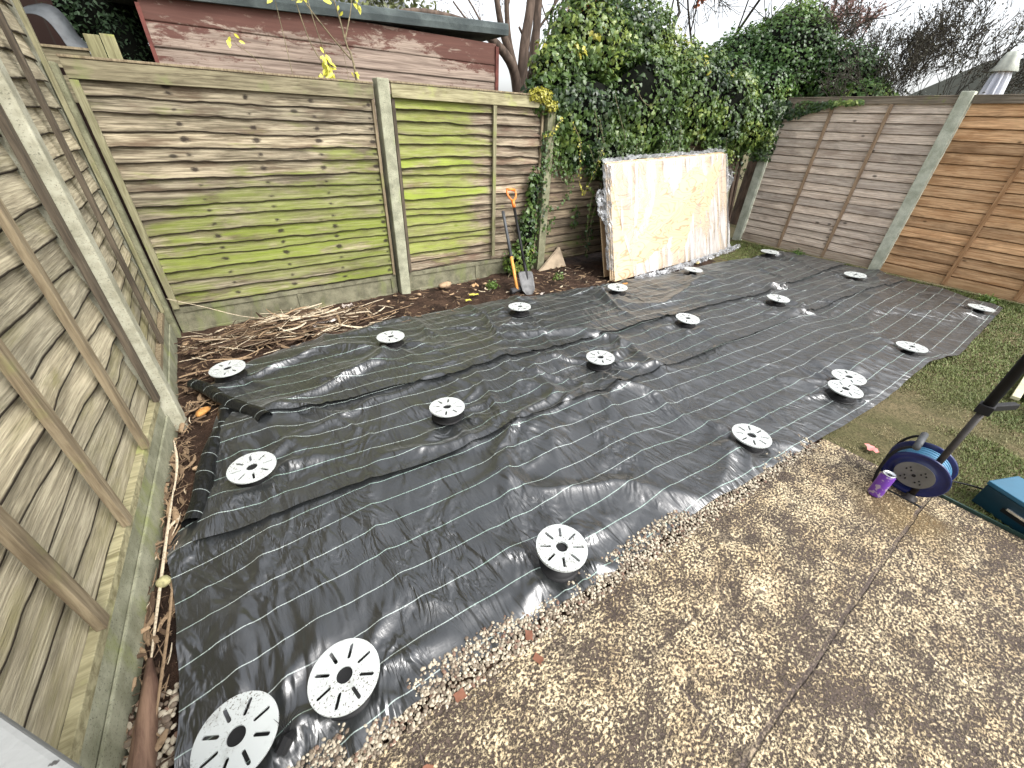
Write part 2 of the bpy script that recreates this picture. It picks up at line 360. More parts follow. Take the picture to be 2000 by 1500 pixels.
def zrow(z0, z1, n, j, seed):
    rs = np.random.default_rng(seed); z = np.linspace(z0, z1, n+1); z[1:-1] += (rs.random(n-1)-.5)*j; return list(z)

DX, OY = (1, 0), (0, -1)
# back panel 1
p1 = empty("lap_fence", (.03, 0, .2), "weathered back fence panel with yellow green algae and dark nail rows, beside the corner", "fence", "panels of the back fence")
def al1(u, z): return np.clip(1.05*sm(1.45, .75, z)*sm(-.2, 1.0, u+.5*sm(1., .5, z)+.2)*(.6+.4*sm(.3, .6, z))+.35*sm(.9, 1.9, u)*sm(1.7, 1.2, z)-.1*sm(.42, .28, z)+.10, 0, 1)
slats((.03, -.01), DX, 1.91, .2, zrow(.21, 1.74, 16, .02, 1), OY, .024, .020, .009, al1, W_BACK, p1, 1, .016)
board((.03, -.01), DX, OY, 0, 1.91, .022, .045, 1.725, 1.825, M_RAIL, p1, "top_rail")
board((.03, -.01), DX, OY, -.005, 1.915, -.03, .05, 1.828, 1.842, M_BATTEN, p1, "capping")
board((.03, -.01), DX, OY, 0, .045, .022, .045, .2, 1.72, M_BATTEN_G, p1, "edge_batten"); board((.03, -.01), DX, OY, 1.885, 1.91, .02, .04, .2, 1.72, M_BATTEN, p1, "edge_batten")
# back panel 2
p2 = empty("lap_fence", (2.09, 0, .2), "mossy lime green back fence panel with warped boards behind the spade", "fence", "panels of the back fence")
def al2(u, z): return np.clip(sm(1.15, .35, u+.3*(fbm(u*2, z*4, 3)-.5))*(.55+.75*fbm(u*1.2, z*3, 9)*1.0)*1.15*sm(.3, .45, z)+.35*sm(1.3, .8, np.abs(u-.6)), 0, 1)*np.where(u > 1.1, .45, 1)
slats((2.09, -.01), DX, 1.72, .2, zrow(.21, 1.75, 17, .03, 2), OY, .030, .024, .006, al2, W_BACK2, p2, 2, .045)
board((2.09, -.01), DX, OY, 0, 1.72, .05, .072, 1.745, 1.845, M_RAIL_Y, p2, "top_rail")
board((2.09, -.01), DX, OY, -.005, 1.725, -.03, .078, 1.848, 1.862, M_BATTEN, p2, "capping")
board((2.09, -.01), DX, OY, 1.05, 1.09, .048, .07, .25, 1.74, M_BATTEN_G, p2, "batten")
board((2.09, -.01), DX, OY, 0, .03, .03, .05, .2, 1.74, M_BATTEN_D, p2, "edge_batten"); board((2.09, -.01), DX, OY, 1.69, 1.72, .03, .05, .2, 1.74, M_BATTEN, p2, "edge_batten")
# back panels 3, 4 in the shade of the ivy
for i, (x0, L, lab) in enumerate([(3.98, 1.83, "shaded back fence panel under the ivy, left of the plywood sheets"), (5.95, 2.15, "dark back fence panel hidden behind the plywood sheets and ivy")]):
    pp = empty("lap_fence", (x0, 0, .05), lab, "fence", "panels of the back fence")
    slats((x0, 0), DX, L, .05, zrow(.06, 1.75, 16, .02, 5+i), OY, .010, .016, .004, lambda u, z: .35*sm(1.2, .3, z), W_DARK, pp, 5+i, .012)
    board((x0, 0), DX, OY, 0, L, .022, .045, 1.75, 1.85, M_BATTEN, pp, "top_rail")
# left fence
XL = lambda y: -.02+.079*(y+1.5) if y < -1.5 else -.02
pa = empty("lap_fence", (-.03, -1.4, .2), "narrow left fence panel with yellowish boards between the corner and the pale post", "fence", "panels of the left fence")
OX = (1, 0)
slats((-.075, -1.43), (0, 1), 1.27, .2, zrow(.24, 2.35, 19, .02, 11), OX, .016, .018, .004, lambda u, z: .55*sm(1.0, .5, z)+.15, W_LEFT, pa, 11, .022)
for (u, w, mt) in [(.0, .04, M_BATTEN_D), (.62, .045, M_BATTEN_D), (1.225, .045, M_BATTEN_G)]:
    board((-.075, -1.43), (0, 1), OX, u, u+w, .04, .065, .24, 2.35, mt, pa, "batten")
board((-.075, -1.43), (0, 1), OX, 0, 1.27, .0, .05, .2, .24, M_BATTEN, pa, "bottom_rail")
dl = Vector((-.079, -1)).normalized(); DL = (dl.x, dl.y); OL = (-dl.y, dl.x)
P0B = (XL(-1.55)-.06, -1.56)
pb = empty("lap_fence", (P0B[0], -1.56, .2), "near left fence panel with curled waney boards and four upright battens", "fence", "panels of the left fence")
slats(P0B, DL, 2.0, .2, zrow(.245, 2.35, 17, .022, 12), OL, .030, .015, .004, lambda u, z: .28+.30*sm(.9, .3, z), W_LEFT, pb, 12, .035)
for u in (.01, .44, .93, 1.36, 1.86):
    board(P0B, DL, OL, u, u+.045, .044, .070, .245, 2.35, M_BATTEN_D if u < .1 else M_BATTEN, pb, "batten")
board(P0B, DL, OL, 0, 2.0, .0, .052, .2, .243, M_RAIL_Y, pb, "bottom_rail")
# further near-left panel, mostly outside the frame
P1B = (P0B[0]+DL[0]*2.13, P0B[1]+DL[1]*2.13)
# right fence
dr = Vector((.019, -1)).normalized(); DR = (dr.x, dr.y); OR = (dr.y, -dr.x)
pc = empty("lap_fence", (8.2, -.5, 0), "faded grey brown lap panel of the right fence with two battens", "fence", "panels of the right fence")
PR = (8.2, -.5)
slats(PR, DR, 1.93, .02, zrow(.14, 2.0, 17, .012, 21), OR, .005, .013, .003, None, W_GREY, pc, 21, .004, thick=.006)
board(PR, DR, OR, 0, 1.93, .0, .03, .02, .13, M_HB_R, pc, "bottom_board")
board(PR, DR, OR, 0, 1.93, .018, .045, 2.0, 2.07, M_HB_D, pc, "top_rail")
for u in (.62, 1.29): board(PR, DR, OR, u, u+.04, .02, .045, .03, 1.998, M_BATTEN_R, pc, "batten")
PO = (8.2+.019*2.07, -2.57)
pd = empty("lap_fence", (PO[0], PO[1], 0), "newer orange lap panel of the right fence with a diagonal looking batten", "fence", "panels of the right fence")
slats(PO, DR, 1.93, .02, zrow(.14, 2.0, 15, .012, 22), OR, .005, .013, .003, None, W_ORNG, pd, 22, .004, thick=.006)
board(PO, DR, OR, 0, 1.93, .0, .03, .02, .13, M_HB_O, pd, "bottom_board")
board(PO, DR, OR, 0, 1.93, .018, .045, 2.0, 2.07, M_HB_D, pd, "top_rail")
for u in (.68, 1.35): board(PO, DR, OR, u, u+.04, .02, .045, .03, 1.998, M_BATTEN_O, pd, "batten")
board(PR, DR, OR, 0, 4.1, -.05, .048, 2.072, 2.085, M_HB_D, pc, "capping")
PO2 = (8.2+.019*4.2, -4.64)

# concrete posts
def post(cx, cy, w, d, z1, mat, label, group, D=(1, 0), cap=.02):
    t = empty("fence_post", (cx, cy, 0), label, "fence post", group)
    m = MB(); m.frame((cx, cy, 0), (D[0], D[1], 0), (-D[1], D[0], 0), (0, 0, 1), (-w/2, -d/2, -.05), (w/2, d/2, z1))
    o = m.build("post_body", mat, t, bevel=.009, seg=2)
    return t
post(2.02, -.035, .105, .12, 1.875, C_POST, "concrete post of the back fence between the nail stained and the mossy panel", "posts of the back fence")
post(3.9, -.035, .11, .11, 1.80, C_POST_G, "concrete post of the back fence half covered by ivy", "posts of the back fence")
post(5.87, .0, .11, .11, 1.80, C_POST_G, "post of the back fence hidden behind ivy and plywood", "posts of the back fence")
post(-.088, -.075, .066, .11, 2.45, C_POST_L, "tall pale concrete post of the left fence in the corner", "posts of the left fence")
post(-.022, -.055, .062, .10, 1.80, C_POST_G, "green stained concrete post in the left corner, end of the back fence", "posts of the back fence")
post(-.03, -1.495, .11, .105, 2.45, C_POST_L, "pale concrete post of the left fence between its two panels", "posts of the left fence", D=(1, 0))
post(P1B[0]-DL[0]*.065+.03, P1B[1]+.06, .11, .105, 2.45, C_POST_L, "nearest post of the left fence outside the picture", "posts of the left fence") if False else None
post(8.20, -.42, .12, .13, 1.98, C_POST_R, "concrete post of the right fence in the far corner under ivy", "posts of the right fence")
post(8.215, -2.50, .12, .125, 2.12, C_POST_R, "speckled concrete post between the grey and the orange right panel", "posts of the right fence")
post(8.27, -4.57, .12, .125, 2.10, C_POST_R, "last concrete post of the right fence beyond the orange panel", "posts of the right fence")
# gravel boards
def gboard(P0, D, O, L, z1, mat, label, th=.05, group=None):
    t = empty("gravel_board", (P0[0], P0[1], 0), label, "gravel board", group)
    m = MB(); m.frame((P0[0], P0[1], 0), (D[0], D[1], 0), (O[0], O[1], 0), (0, 0, 1), (0, -th, -.05), (L, 0, z1))
    m.build("board_face", mat, t, bevel=.006)
    # raised rim around a sunk field
    r = MB()
    for (a0, a1, b0, b1) in [(.0, L, z1-.045, z1), (.0, .06, .0, z1-.046), (L-.06, L, .0, z1-.046), (L/2-.02, L/2+.02, .0, z1-.046), (.0, L, -.04, -.002)]:
        r.frame((P0[0], P0[1], 0), (D[0], D[1], 0), (O[0], O[1], 0), (0, 0, 1), (a0, -.002, b0), (a1, .012, b1))
    r.build("raised_rim", mat, t, bevel=.004); return t
gboard((.02, -.015), DX, OY, 1.93, .2, C_BOARD, "concrete gravel board under the nail stained back panel", .05, "gravel boards")
gboard((2.08, -.02), DX, OY, 1.75, .195, C_BOARD, "concrete gravel board under the mossy back panel", .05, "gravel boards")
def smooth_gboard(P0, D, O, L, z1, mat, label):
    t = empty("gravel_board", (P0[0], P0[1], 0), label, "gravel board", "gravel boards")
    m = MB(); m.frame((P0[0], P0[1], 0), (D[0], D[1], 0), (O[0], O[1], 0), (0, 0, 1), (0, -.06, -.05), (L, -.012, z1))
    m.frame((P0[0], P0[1], 0), (D[0], D[1], 0), (O[0], O[1], 0), (0, 0, 1), (0, -.011, -.05), (L, .0, z1*.62))
    m.build("board_face", mat, t, bevel=.008); return t
smooth_gboard((XL(-1.56), -1.56), DL, OL, 2.3, .195, C_BOARD_L, "long concrete gravel board under the near left fence panel")
smooth_gboard((-.02, -1.43), (0, 1), OX, 1.3, .19, C_BOARD_L, "short concrete gravel board under the narrow left panel")

# pale pier at the bottom-left corner of the view
n = NT("pier_render", .8, .3); p = n.geo(); f = n.noise(p, 90., 3, .6)
n.set("Base Color", n.mix(n.ramp(f, .66, .72), (.22, .225, .215), (.05, .048, .045))); n.bump(f, .3, .003); M_PIER = n.m
t = empty("garden_pier", (.1, -4.05, 0), "pale rendered pier top cut off at the bottom left corner", "wall")
cap = [(.215, -3.785), (.425, -4.075), (.10, -4.36), (-.14, -4.02)]
m = MB(); m.add([(x, y, 1.15) for x, y in cap]+[(x, y, 1.2) for x, y in cap], [(3, 2, 1, 0), (4, 5, 6, 7), (0, 1, 5, 4), (1, 2, 6, 5), (2, 3, 7, 6), (3, 0, 4, 7)]); m.build("coping", M_PIER, t, bevel=.004)
cx_, cy_ = np.mean(cap, 0); cc = [((x-cx_)*.85+cx_, (y-cy_)*.85+cy_) for x, y in cap]
m = MB(); m.add([(x, y, -.03) for x, y in cc]+[(x, y, 1.148) for x, y in cc], [(3, 2, 1, 0), (4, 5, 6, 7), (0, 1, 5, 4), (1, 2, 6, 5), (2, 3, 7, 6), (3, 0, 4, 7)]); m.build("shaft", M_PIER, t)

# ------------------------------------------------------------------ weed fabric sheets
DISCS = [(0.30, -1.14), (1.42, -1.24), (2.71, -1.25), (4.0, -1.34), (5.4, -1.36), (7.34, -1.39), (0.31, -2.25), (1.37, -2.32), (2.68, -2.37), (3.97, -2.26), (5.37, -2.45), (7.27, -2.55), (0.13, -3.40), (0.43, -3.42), (1.31, -3.47), (2.79, -3.52), (3.91, -3.62), (4.13, -3.57-.0), (5.25, -3.67), (7.24, -3.78)]
def ridg(x, y, seed): return 1-np.abs(2*fbm(x, y, seed, 3)*1.08-1)
def tarp_h(x, y):
    wx = x+.5*(fbm(x*.9, y*.9, 40)-.5); wy = y+.5*(fbm(x*.9, y*.9, 41)-.5)
    h = .040*(fbm(x*.8, y*1.2, 42, 2)-.35)+.050*(vnoise(wx*2.1+wy*.8, wy*2.0-wx*.5, 45)-.4)
    R = lambda a_, b_, sd_, t_: np.clip(1-np.abs(2*vnoise(a_, b_, sd_)-1)-t_, 0, 1)/(1-t_)
    amp = sm(.35, .6, fbm(x*.7, y*.9, 55, 2))
    h += .034*R(wx*.85+wy*.7, wy*1.5-wx*.5, 43, .72)**1.5
    h += .028*R(wx*1.9-wy*.5, wy*.9+wx*.35, 47, .74)**1.4*(.4+amp)
    h += .018*R(wx*2.6+wy*2.2, wy*2.9-wx*1.1, 51, .72)**1.4*(.3+amp)
    h += .009*R(wx*6+wy*1.1, wy*4.2-wx*2, 58, .6)*amp
    h += .020*(fbm(wx*3.1, wy*2.4, 53, 2)-.5)*(.5+amp)+.003*(fbm(x*7, y*6, 52, 2)-.5)
    h += .005*R(wx*4.5, wy*1.3, 59, .55)*(1-amp)
    for k, (a, b) in enumerate(DISCS):
        r = np.hypot(x-a, y-b); an = np.arctan2(y-b, x-a)
        m = np.exp(-((r-.16)/.22)**2)*(r < 1.2)
        nf = 5+(k % 3); s = np.cos(an*nf/2.+k*1.7+1.2*np.sin(an+k))
        h += m*.020*np.clip(np.abs(s)**6, 0, 1)*sm(.08, .17, r)
        h *= 1-.75*np.exp(-(r/.10)**4)
    return np.maximum(h, 0)
def fabric_mat(under=False):
    n = NT("weed_fabric", .3, 1.); uv = n.sep(n.attr("uvm")); u, v = uv[0], uv[1]; p = n.geo()
    fr = n.mth('ABSOLUTE', n.mth('SUBTRACT', n.mth('FRACT', n.mth('DIVIDE', v, .133)), .5))
    line = n.ramp(fr, .008, .018, .85, 0)
    dash = n.ramp(n.noise(n.comb(n.mth('MULTIPLY', u, 160.), 0., 0.), 1, 1), .3, .45, .45, 1.)
    line = n.mth('MULTIPLY', line, dash)
    dust = n.noise(p, 3., 6, .65)
    col = n.mix(n.ramp(dust, .45, .75, 0, .6), (.006, .0078, .0084), (.018, .0205, .0208))
    col = n.mix(line, col, n.mix(n.ramp(n.noise(p, 1.3, 2), .4, .6), (.30, .42, .36), (.44, .50, .47))); n.set("Base Color", col)
    n.set("Roughness", n.ramp(n.noise(n.comb(n.mth('MULTIPLY', u, 2.), n.mth('MULTIPLY', v, 9.), 0.), 1.5, 5, .6), .3, .75, .27, .42))
    n.set('IOR', 1.68); n.set('Sheen Weight', .13); n.set('Sheen Roughness', .45); n.set('Sheen Tint', (1., 1., .98))
    weave = n.noise(n.comb(n.mth('MULTIPLY', u, 25.), n.mth('MULTIPLY', v, 420.), 0.), 1, 2)
    cr1 = n.noise(n.comb(n.mth('MULTIPLY', u, 2.6), n.mth('MULTIPLY', v, .7), 0.), 6., 4, .6, .6)
    cr2 = n.mth('ABSOLUTE', n.mth('SUBTRACT', n.noise(n.vmul(p, (4.6, 2.0, 2.)), 1, 3, .5, 1.1), .5)); cr3 = n.mth('ABSOLUTE', n.mth('SUBTRACT', n.noise(n.vmul(p, (15., 4.5, 5.)), 1, 3, .55, .9), .5)); crm = n.ramp(n.noise(p, 1.6, 3), .42, .62)
    b1 = n.bump(n.mth('ADD', n.mth('MULTIPLY', cr1, .55), n.mth('ADD', n.mth('MULTIPLY', n.ramp(cr2, 0, .16), -1.), n.mth('MULTIPLY', n.mth('MULTIPLY', n.ramp(cr3, 0, .14), -.40), crm))), .58, .016)
    n.bump(weave, .15, .003, b1)
    if under:
        n.set('Base Color', n.mix(line, (.007, .0075, .0075), (.30, .34, .32))); n.set('Roughness', .55); n.set('IOR', 1.45); n.set('Sheen Weight', 0.); n.set('Specular IOR Level', .4)
    return n.m
M_FAB = fabric_mat()
itp = lambda pts, x: np.interp(x, [q[0] for q in pts], [q[1] for q in pts])
YB = [(0.10, -1.16), (0.42, -0.94), (.7, -.84), (1.09, -0.78), (2.08, -0.76), (3.26, -0.90), (4.71, -1.10), (6.35, -1.15), (7.96, -1.42)]
S1 = [(.41, -1.78), (1.56, -1.91), (3.06, -2.0), (5.62, -2.2), (7.99, -2.20)]
S2 = [(0, -2.55), (0.69, -2.59), (1.13, -2.64), (2.11, -2.65), (3.83, -2.69), (6.14, -2.78), (8, -2.95)]
YF = [(-.05, -3.64), (0.27, -3.59), (0.7, -3.575), (1.1, -3.60), (1.37, -3.625), (1.8, -3.63), (2.16, -3.645), (2.7, -3.69), (3.33, -3.735), (4.2, -3.80), (5.11, -3.82), (5.6, -3.92), (7.71, -3.90), (8, -3.88)]
def sheet(xl, xr, yb, yf, off, name, label, lift, droop, ny, vref, step=.016):
    nx = int(7.95/step); U = np.linspace(0, 1, nx)[None, :]; W = np.linspace(0, 1, ny)[:, None]
    # left / right edges as functions of W
    XLv = xl(W); XRv = xr(W); X = XLv+(XRv-XLv)*U
    Y0 = yb(X); Y1 = yf(X); Y = Y0+(Y1-Y0)*W
    edge_n = .03*(fbm(X*1.7, W*0+off*50, 61)-.5)
    Y = Y+edge_n*(W**6+(1-W)**6)-(.018*W**6 if droop[1] else 0)
    H = tarp_h(X, Y)
    Z = off+H
    Z += lift*(W**14)*(fbm(X*3.3, X*0, 63)-.25)*1.6
    Z -= droop[0]*(1-W)**9+droop[1]*W**9; Z -= .012*np.exp(-U*120)*(1 if droop[0] else 0)
    Z = np.maximum(Z, .006+off*.3)
    V = np.stack([X, Y, Z], -1).reshape(-1, 3); UV = np.stack([X, Y-vref(X), 0*X], -1).reshape(-1, 3)
    i = (np.arange(nx-1)[None]+nx*np.arange(ny-1)[:, None]).ravel()
    F = np.stack([i, i+nx, i+nx+1, i+1], -1)
    t = empty(name, (float(X[0, 0]), float(Y[0, 0]), 0), label, "weed fabric", "overlapping strips of weed fabric")
    mesh("fabric_strip", V, F, M_FAB, t, True, {"uvm": ('FLOAT_VECTOR', UV)}); return t
def farx(W, a, b, s): return a+(b-a)*W+.06*(fbm(W*5, W*0, s)-.5)
s1 = sheet(lambda W: .12+.30*W, lambda W: farx(W, 7.97, 8.0, 71), lambda x: itp(YB, x), lambda x: itp(S1, x), .034, "weed_fabric_strip",
           "rear strip of black weed fabric with a rolled up left end", .016, (.03, 0), 90, lambda x: itp(S1, x)+.03)
s2 = sheet(lambda W: .20-.16*W, lambda W: farx(W, 7.98, 8.02, 72), lambda x: itp(S1, x)+.2, lambda x: itp(S2, x), .018, "weed_fabric_strip",
           "middle strip of black weed fabric tucked under the rear strip", .012, (0, 0), 80, lambda x: itp(S2, x)+.05)
s3 = sheet(lambda W: -.07+.02*W+.07*np.sin(W*3.14)*.6, lambda W: farx(W, 8.02, 7.72, 73), lambda x: itp(S2, x)+.15, lambda x: itp(YF, x), .006, "weed_fabric_strip",
           "front strip of black weed fabric running along the patio and lawn", 0, (0, .02), 100, lambda x: itp(YF, x)+.09)
def roll(parent, A, B, r0, r1, turns, name, z0, twist=0):
    A = Vector(A); B = Vector(B); d = (B-A); L = d.length; d.normalize(); side = Vector((0, 0, 1)).cross(d).normalized(); upv = Vector((0, 0, 1))
    nu = 70; na = int(26*turns); V = []; UV = []
    for i in range(nu):
        s = i/(nu-1); r = r0+(r1-r0)*s
        for k in range(na+1):
            a = 2*math.pi*turns*k/na; rr = r*(1-.30*k/na)*(1+.05*math.sin(s*17+a*2)); c = A+d*(L*s)+upv*(r+z0)
            q = c+side*(math.cos(a-1.57)*rr)*1.05+upv*(math.sin(a-1.57)*rr); V.append(q+side*.01*math.sin(s*9)); UV.append((k*.01, s*L+.04*a/6, 0))
    F = [(i*(na+1)+k, i*(na+1)+k+1, (i+1)*(na+1)+k+1, (i+1)*(na+1)+k) for i in range(nu-1) for k in range(na)]
    return mesh(name, V, F, M_FAB, parent, True, {"uvm": ('FLOAT_VECTOR', UV)})
M_FAB_KEEP = M_FAB; M_FAB = fabric_mat(True)
roll(s1, (.09, -1.17, 0), (.42, -1.84, 0), .038, .046, 1.8, "rolled_end", .035)
roll(s2, (.24, -1.56, 0), (.03, -2.42, 0), .048, .040, 1.25, "rolled_end", .0)
M_FAB = M_FAB_KEEP

# ------------------------------------------------------------------ pedestals
n = NT("pedestal_head", .45, .4); p = n.geo()
dirt = n.mth('MULTIPLY', n.ramp(n.noise(p, 150., 3, .6), .56, .64), n.ramp(n.noise(p, 7., 3), .40, .58))
sm2 = n.ramp(n.noise(p, 14., 5, .65), .55, .8, 0, .45)
n.set("Base Color", n.mix(n.mth('MAXIMUM', dirt, sm2), (.46, .485, .47), (.09, .075, .055))); M_HEAD = n.m
M_BLK = flat("black_plastic", (.009, .009, .0095), .6, .3)
cu = bpy.data.curves.new("head_curve", 'CURVE'); cu.dimensions = '2D'; cu.fill_mode = 'BOTH'; cu.extrude = .0035; cu.bevel_depth = .0012; cu.resolution_u = 1
def spl(pts):
    s = cu.splines.new('POLY'); s.points.add(len(pts)-1); s.use_cyclic_u = True
    for q, (x, y) in zip(s.points, pts): q.co = (x, y, 0, 1)
spl([(.1085*math.cos(a), .1085*math.sin(a)) for a in np.linspace(0, 2*math.pi, 73)[:-1]])
spl([(.0262*math.cos(a), .0262*math.sin(a)) for a in np.linspace(0, 2*math.pi, 33)[:-1]])
for k in range(8):
    a = k*math.pi/4; ca, sa = math.cos(a), math.sin(a); w = .0066; r0, r1 = .052, .088; pts = []
    for b in np.linspace(-math.pi/2, math.pi/2, 7): pts.append((r1+w*math.cos(b), w*math.sin(b)))
    for b in np.linspace(math.pi/2, 3*math.pi/2, 7): pts.append((r0+w*math.cos(b), w*math.sin(b)))
    spl([(x*ca-y*sa, x*sa+y*ca) for x, y in pts])
co = bpy.data.objects.new("tmp", cu); sc.collection.objects.link(co); bpy.context.view_layer.update()
head_me = bpy.data.meshes.new_from_object(co.evaluated_get(bpy.context.evaluated_depsgraph_get())); bpy.data.objects.remove(co); head_me.materials.clear(); head_me.materials.append(M_HEAD)
base_mb = MB(); base_mb.lathe((0, 0, 0), (0, 0, 1), [(.10, 0), (.10, .004), (.085, .007), (.050, .009), (.048, .020)], 40)
stem_mb = MB()
prof = [(.040, .0205)]
for k in range(8): prof += [(.044, .022+k*.0045), (.040, .0242+k*.0045)]
prof += [(.040, .0585), (.045, .0645)]
stem_mb.lathe((0, 0, 0), (0, 0, 1), prof, 40)
PLAB = ["in the rear left corner beside the rolled fabric end", "second from the left of the rear row, nearest the dry stalk pile", "third of the rear row, in front of the spade and bare soil",
 "fourth of the rear row, just left in front of the plywood", "fifth of the rear row, in front of the plastic wrapped plywood", "last of the rear row, near the grey right panel",
 "leftmost of the middle row, by the thick folded fabric edge", "second of the middle row with strong folds below it", "third of the middle row near the seam", "fourth of the middle row, right of centre on the seam",
 "fifth of the middle row, small and far right", "last of the middle row, near the foot of the speckled right post", "largest and nearest, cut off by the bottom edge of the picture", "large and dirty, right beside the nearest one",
 "front row, tall dark foot at the gravel edge below the centre", "front row with soil specks, near the patio corner", "lower of the touching pair near the lawn edge", "upper of the touching pair near the lawn edge",
 "front row, beyond the touching pair at the lawn edge", "far right corner of the fabric by the orange panel"]
proto = None
for k, (x, y) in enumerate(DISCS):
    if proto is None:
        t = empty("paving_pedestal", (0, 0, 0)); proto = t
        ba = base_mb.build("base_plate", M_BLK, t, True); st = stem_mb.build("threaded_stem", M_BLK, t)
        hd = bpy.data.objects.new("slotted_head", head_me); sc.collection.objects.link(hd); hd.parent = t; hd.location = (0, 0, .069)
        kids = [ba, st, hd]
    else:
        t = proto.copy(); sc.collection.objects.link(t)
        for c in kids: q = c.copy(); sc.collection.objects.link(q); q.parent = t
    z = .012 if y < -2.8 else .028 if y < -2 else .042
    if k == 17: z += .001
    t.location = (x, y, z); s = 1.0+.12*sm(4.5, 7.5, x)*(1 if y > -3 else .3); t.scale = (s, s, 1.45 if k in (14,) else 1.)
    t.rotation_euler = (rad(random.uniform(-3, 3)), rad(random.uniform(-3, 3)), rad(random.uniform(0, 45)))
    tag(t, "slotted white disc "+PLAB[k], "paving pedestal", "slotted paving pedestals standing on the weed fabric")

# ------------------------------------------------------------------ pebbles
def scatter_mesh(unitV, unitF, P, S, RZ, tilt=None):
    """instances baked in one mesh, per-axis scales S (n,3), rot RZ, optional tilt vectors"""
    nI = len(P); cz, sz = np.cos(RZ), np.sin(RZ)
    V = unitV[None]*S[:, None, :]
    if tilt is not None:
        ct, st_ = np.cos(tilt), np.sin(tilt); y = V[..., 1]*ct[:, None]-V[..., 2]*st_[:, None]; z = V[..., 1]*st_[:, None]+V[..., 2]*ct[:, None]; V = np.stack([V[..., 0], y, z], -1)
    x = V[..., 0]*cz[:, None]-V[..., 1]*sz[:, None]; y = V[..., 0]*sz[:, None]+V[..., 1]*cz[:, None]
    V = np.stack([x, y, V[..., 2]], -1)+P[:, None, :]
    F = (unitF[None]+(np.arange(nI)*len(unitV))[:, None, None]).reshape(-1, unitF.shape[1])
    return V.reshape(-1, 3), F
bm = bmesh.new(); bmesh.ops.create_icosphere(bm, subdivisions=2, radius=1)
ICV = np.array([v.co[:] for v in bm.verts]); ICF = np.array([[v.index for v in f.verts] for f in bm.faces]); bm.free()
ICV = ICV*(1+.16*(vnoise(ICV[:, 0]*1.7+5, ICV[:, 1]*1.7+ICV[:, 2]*2.3, 7)-.5))[:, None]
def pebbles():
    P = []
    r = np.random.default_rng(3)
    N = 9500; x = r.random(N)**1.15*3.22-.05; e = itp(YF, x); b = -3.618-.045*x
    y = e+.06+(b-.015-e-.06)*r.random(N)+r.normal(0, .006, N); P.append(np.column_stack([x, y, r.random(N)*.012+.002]))
    N = 800; x = -.24+.21*r.random(N); y = -3.10-.6*r.random(N)**.8; P.append(np.column_stack([x, y, r.random(N)*.014+.004]))
    N = 160; x = r.random(N)*3.2+.05; y = -3.612-.045*x-.05*r.random(N)**2; P.append(np.column_stack([x, y, .014+0*x]))
    P = np.vstack(P); s = r.uniform(.0025, .0068, len(P)); s[9500:10300] *= 2.0; s[10300:] *= .7
    S = np.column_stack([s*r.uniform(.9, 1.5, len(P)), s, s*r.uniform(.55, .85, len(P))])
    V, F = scatter_mesh(ICV, ICF, P, S, r.random(len(P))*6.28)
    c = np.repeat(r.random(len(P)), len(ICV)); return V, F, np.column_stack([c, c, c, 1+0*c])
n = NT("pebble_mat", .75, .4); a = n.sep(n.attr("sl", "Color"))[0]
col = n.mix(n.ramp(a, .1, .75), (.12, .09, .065), (.46, .41, .31)); col = n.mix(n.ramp(a, .9, .95), col, (.17, .10, .07)); n.set("Base Color", n.mix(n.ramp(n.noise(n.geo(), 60., 4), .4, .75, 0, .4), col, (.25, .19, .13)))
V, F, C = pebbles(); tag(mesh("pebble_strip", V, F, n.m, None, True, {"sl": ('FLOAT_COLOR', C)}), "cream and white pebbles along the patio edge and bottom left corner", "gravel", kind="stuff")

# ------------------------------------------------------------------ debris: stalks, litter
M_STRAW = None
n = NT("straw_mat", .8, .25); a = n.sep(n.attr("sl", "Color"))
col = n.mix(a[0], (.035, .019, .012), (.30, .21, .125)); col = n.mix(n.ramp(a[1], .8, .85), col, (.50, .42, .30)); n.set("Base Color", n.mix(n.ramp(n.noise(n.geo(), 90., 3), .45, .7, 0, .5), col, (.07, .04, .025))); M_STRAW = n.m
def strips(L, name, mat, label, cat, kind=None, seed=0):
    """L: list of (polyline, width, c0, c1)"""
    VV, FF, CC = [], [], []; b = 0
    for (P, w, c0, c1) in L:
        P = np.array(P); nP = len(P); d = np.gradient(P, axis=0); s = np.cross(d, [0, 0, 1]); s /= np.linalg.norm(s, axis=1)[:, None]+1e-9
        W = w*np.sin(np.linspace(.35, 2.8, nP))[:, None]
        V = np.stack([P-s*W, P+np.array([0, 0, w*.7]), P+s*W], 1).reshape(-1, 3); VV.append(V); CC.append(np.tile([c0, c1, 0, 1], (len(V), 1)))
        for i in range(nP-1):
            for k in range(2): FF.append((b+i*3+k, b+i*3+k+1, b+i*3+k+4, b+i*3+k+3))
        b += len(V)
    return tag(mesh(name, np.vstack(VV), np.array(FF), mat, None, True, {"sl": ('FLOAT_COLOR', np.vstack(CC))}), label, cat, kind=kind)
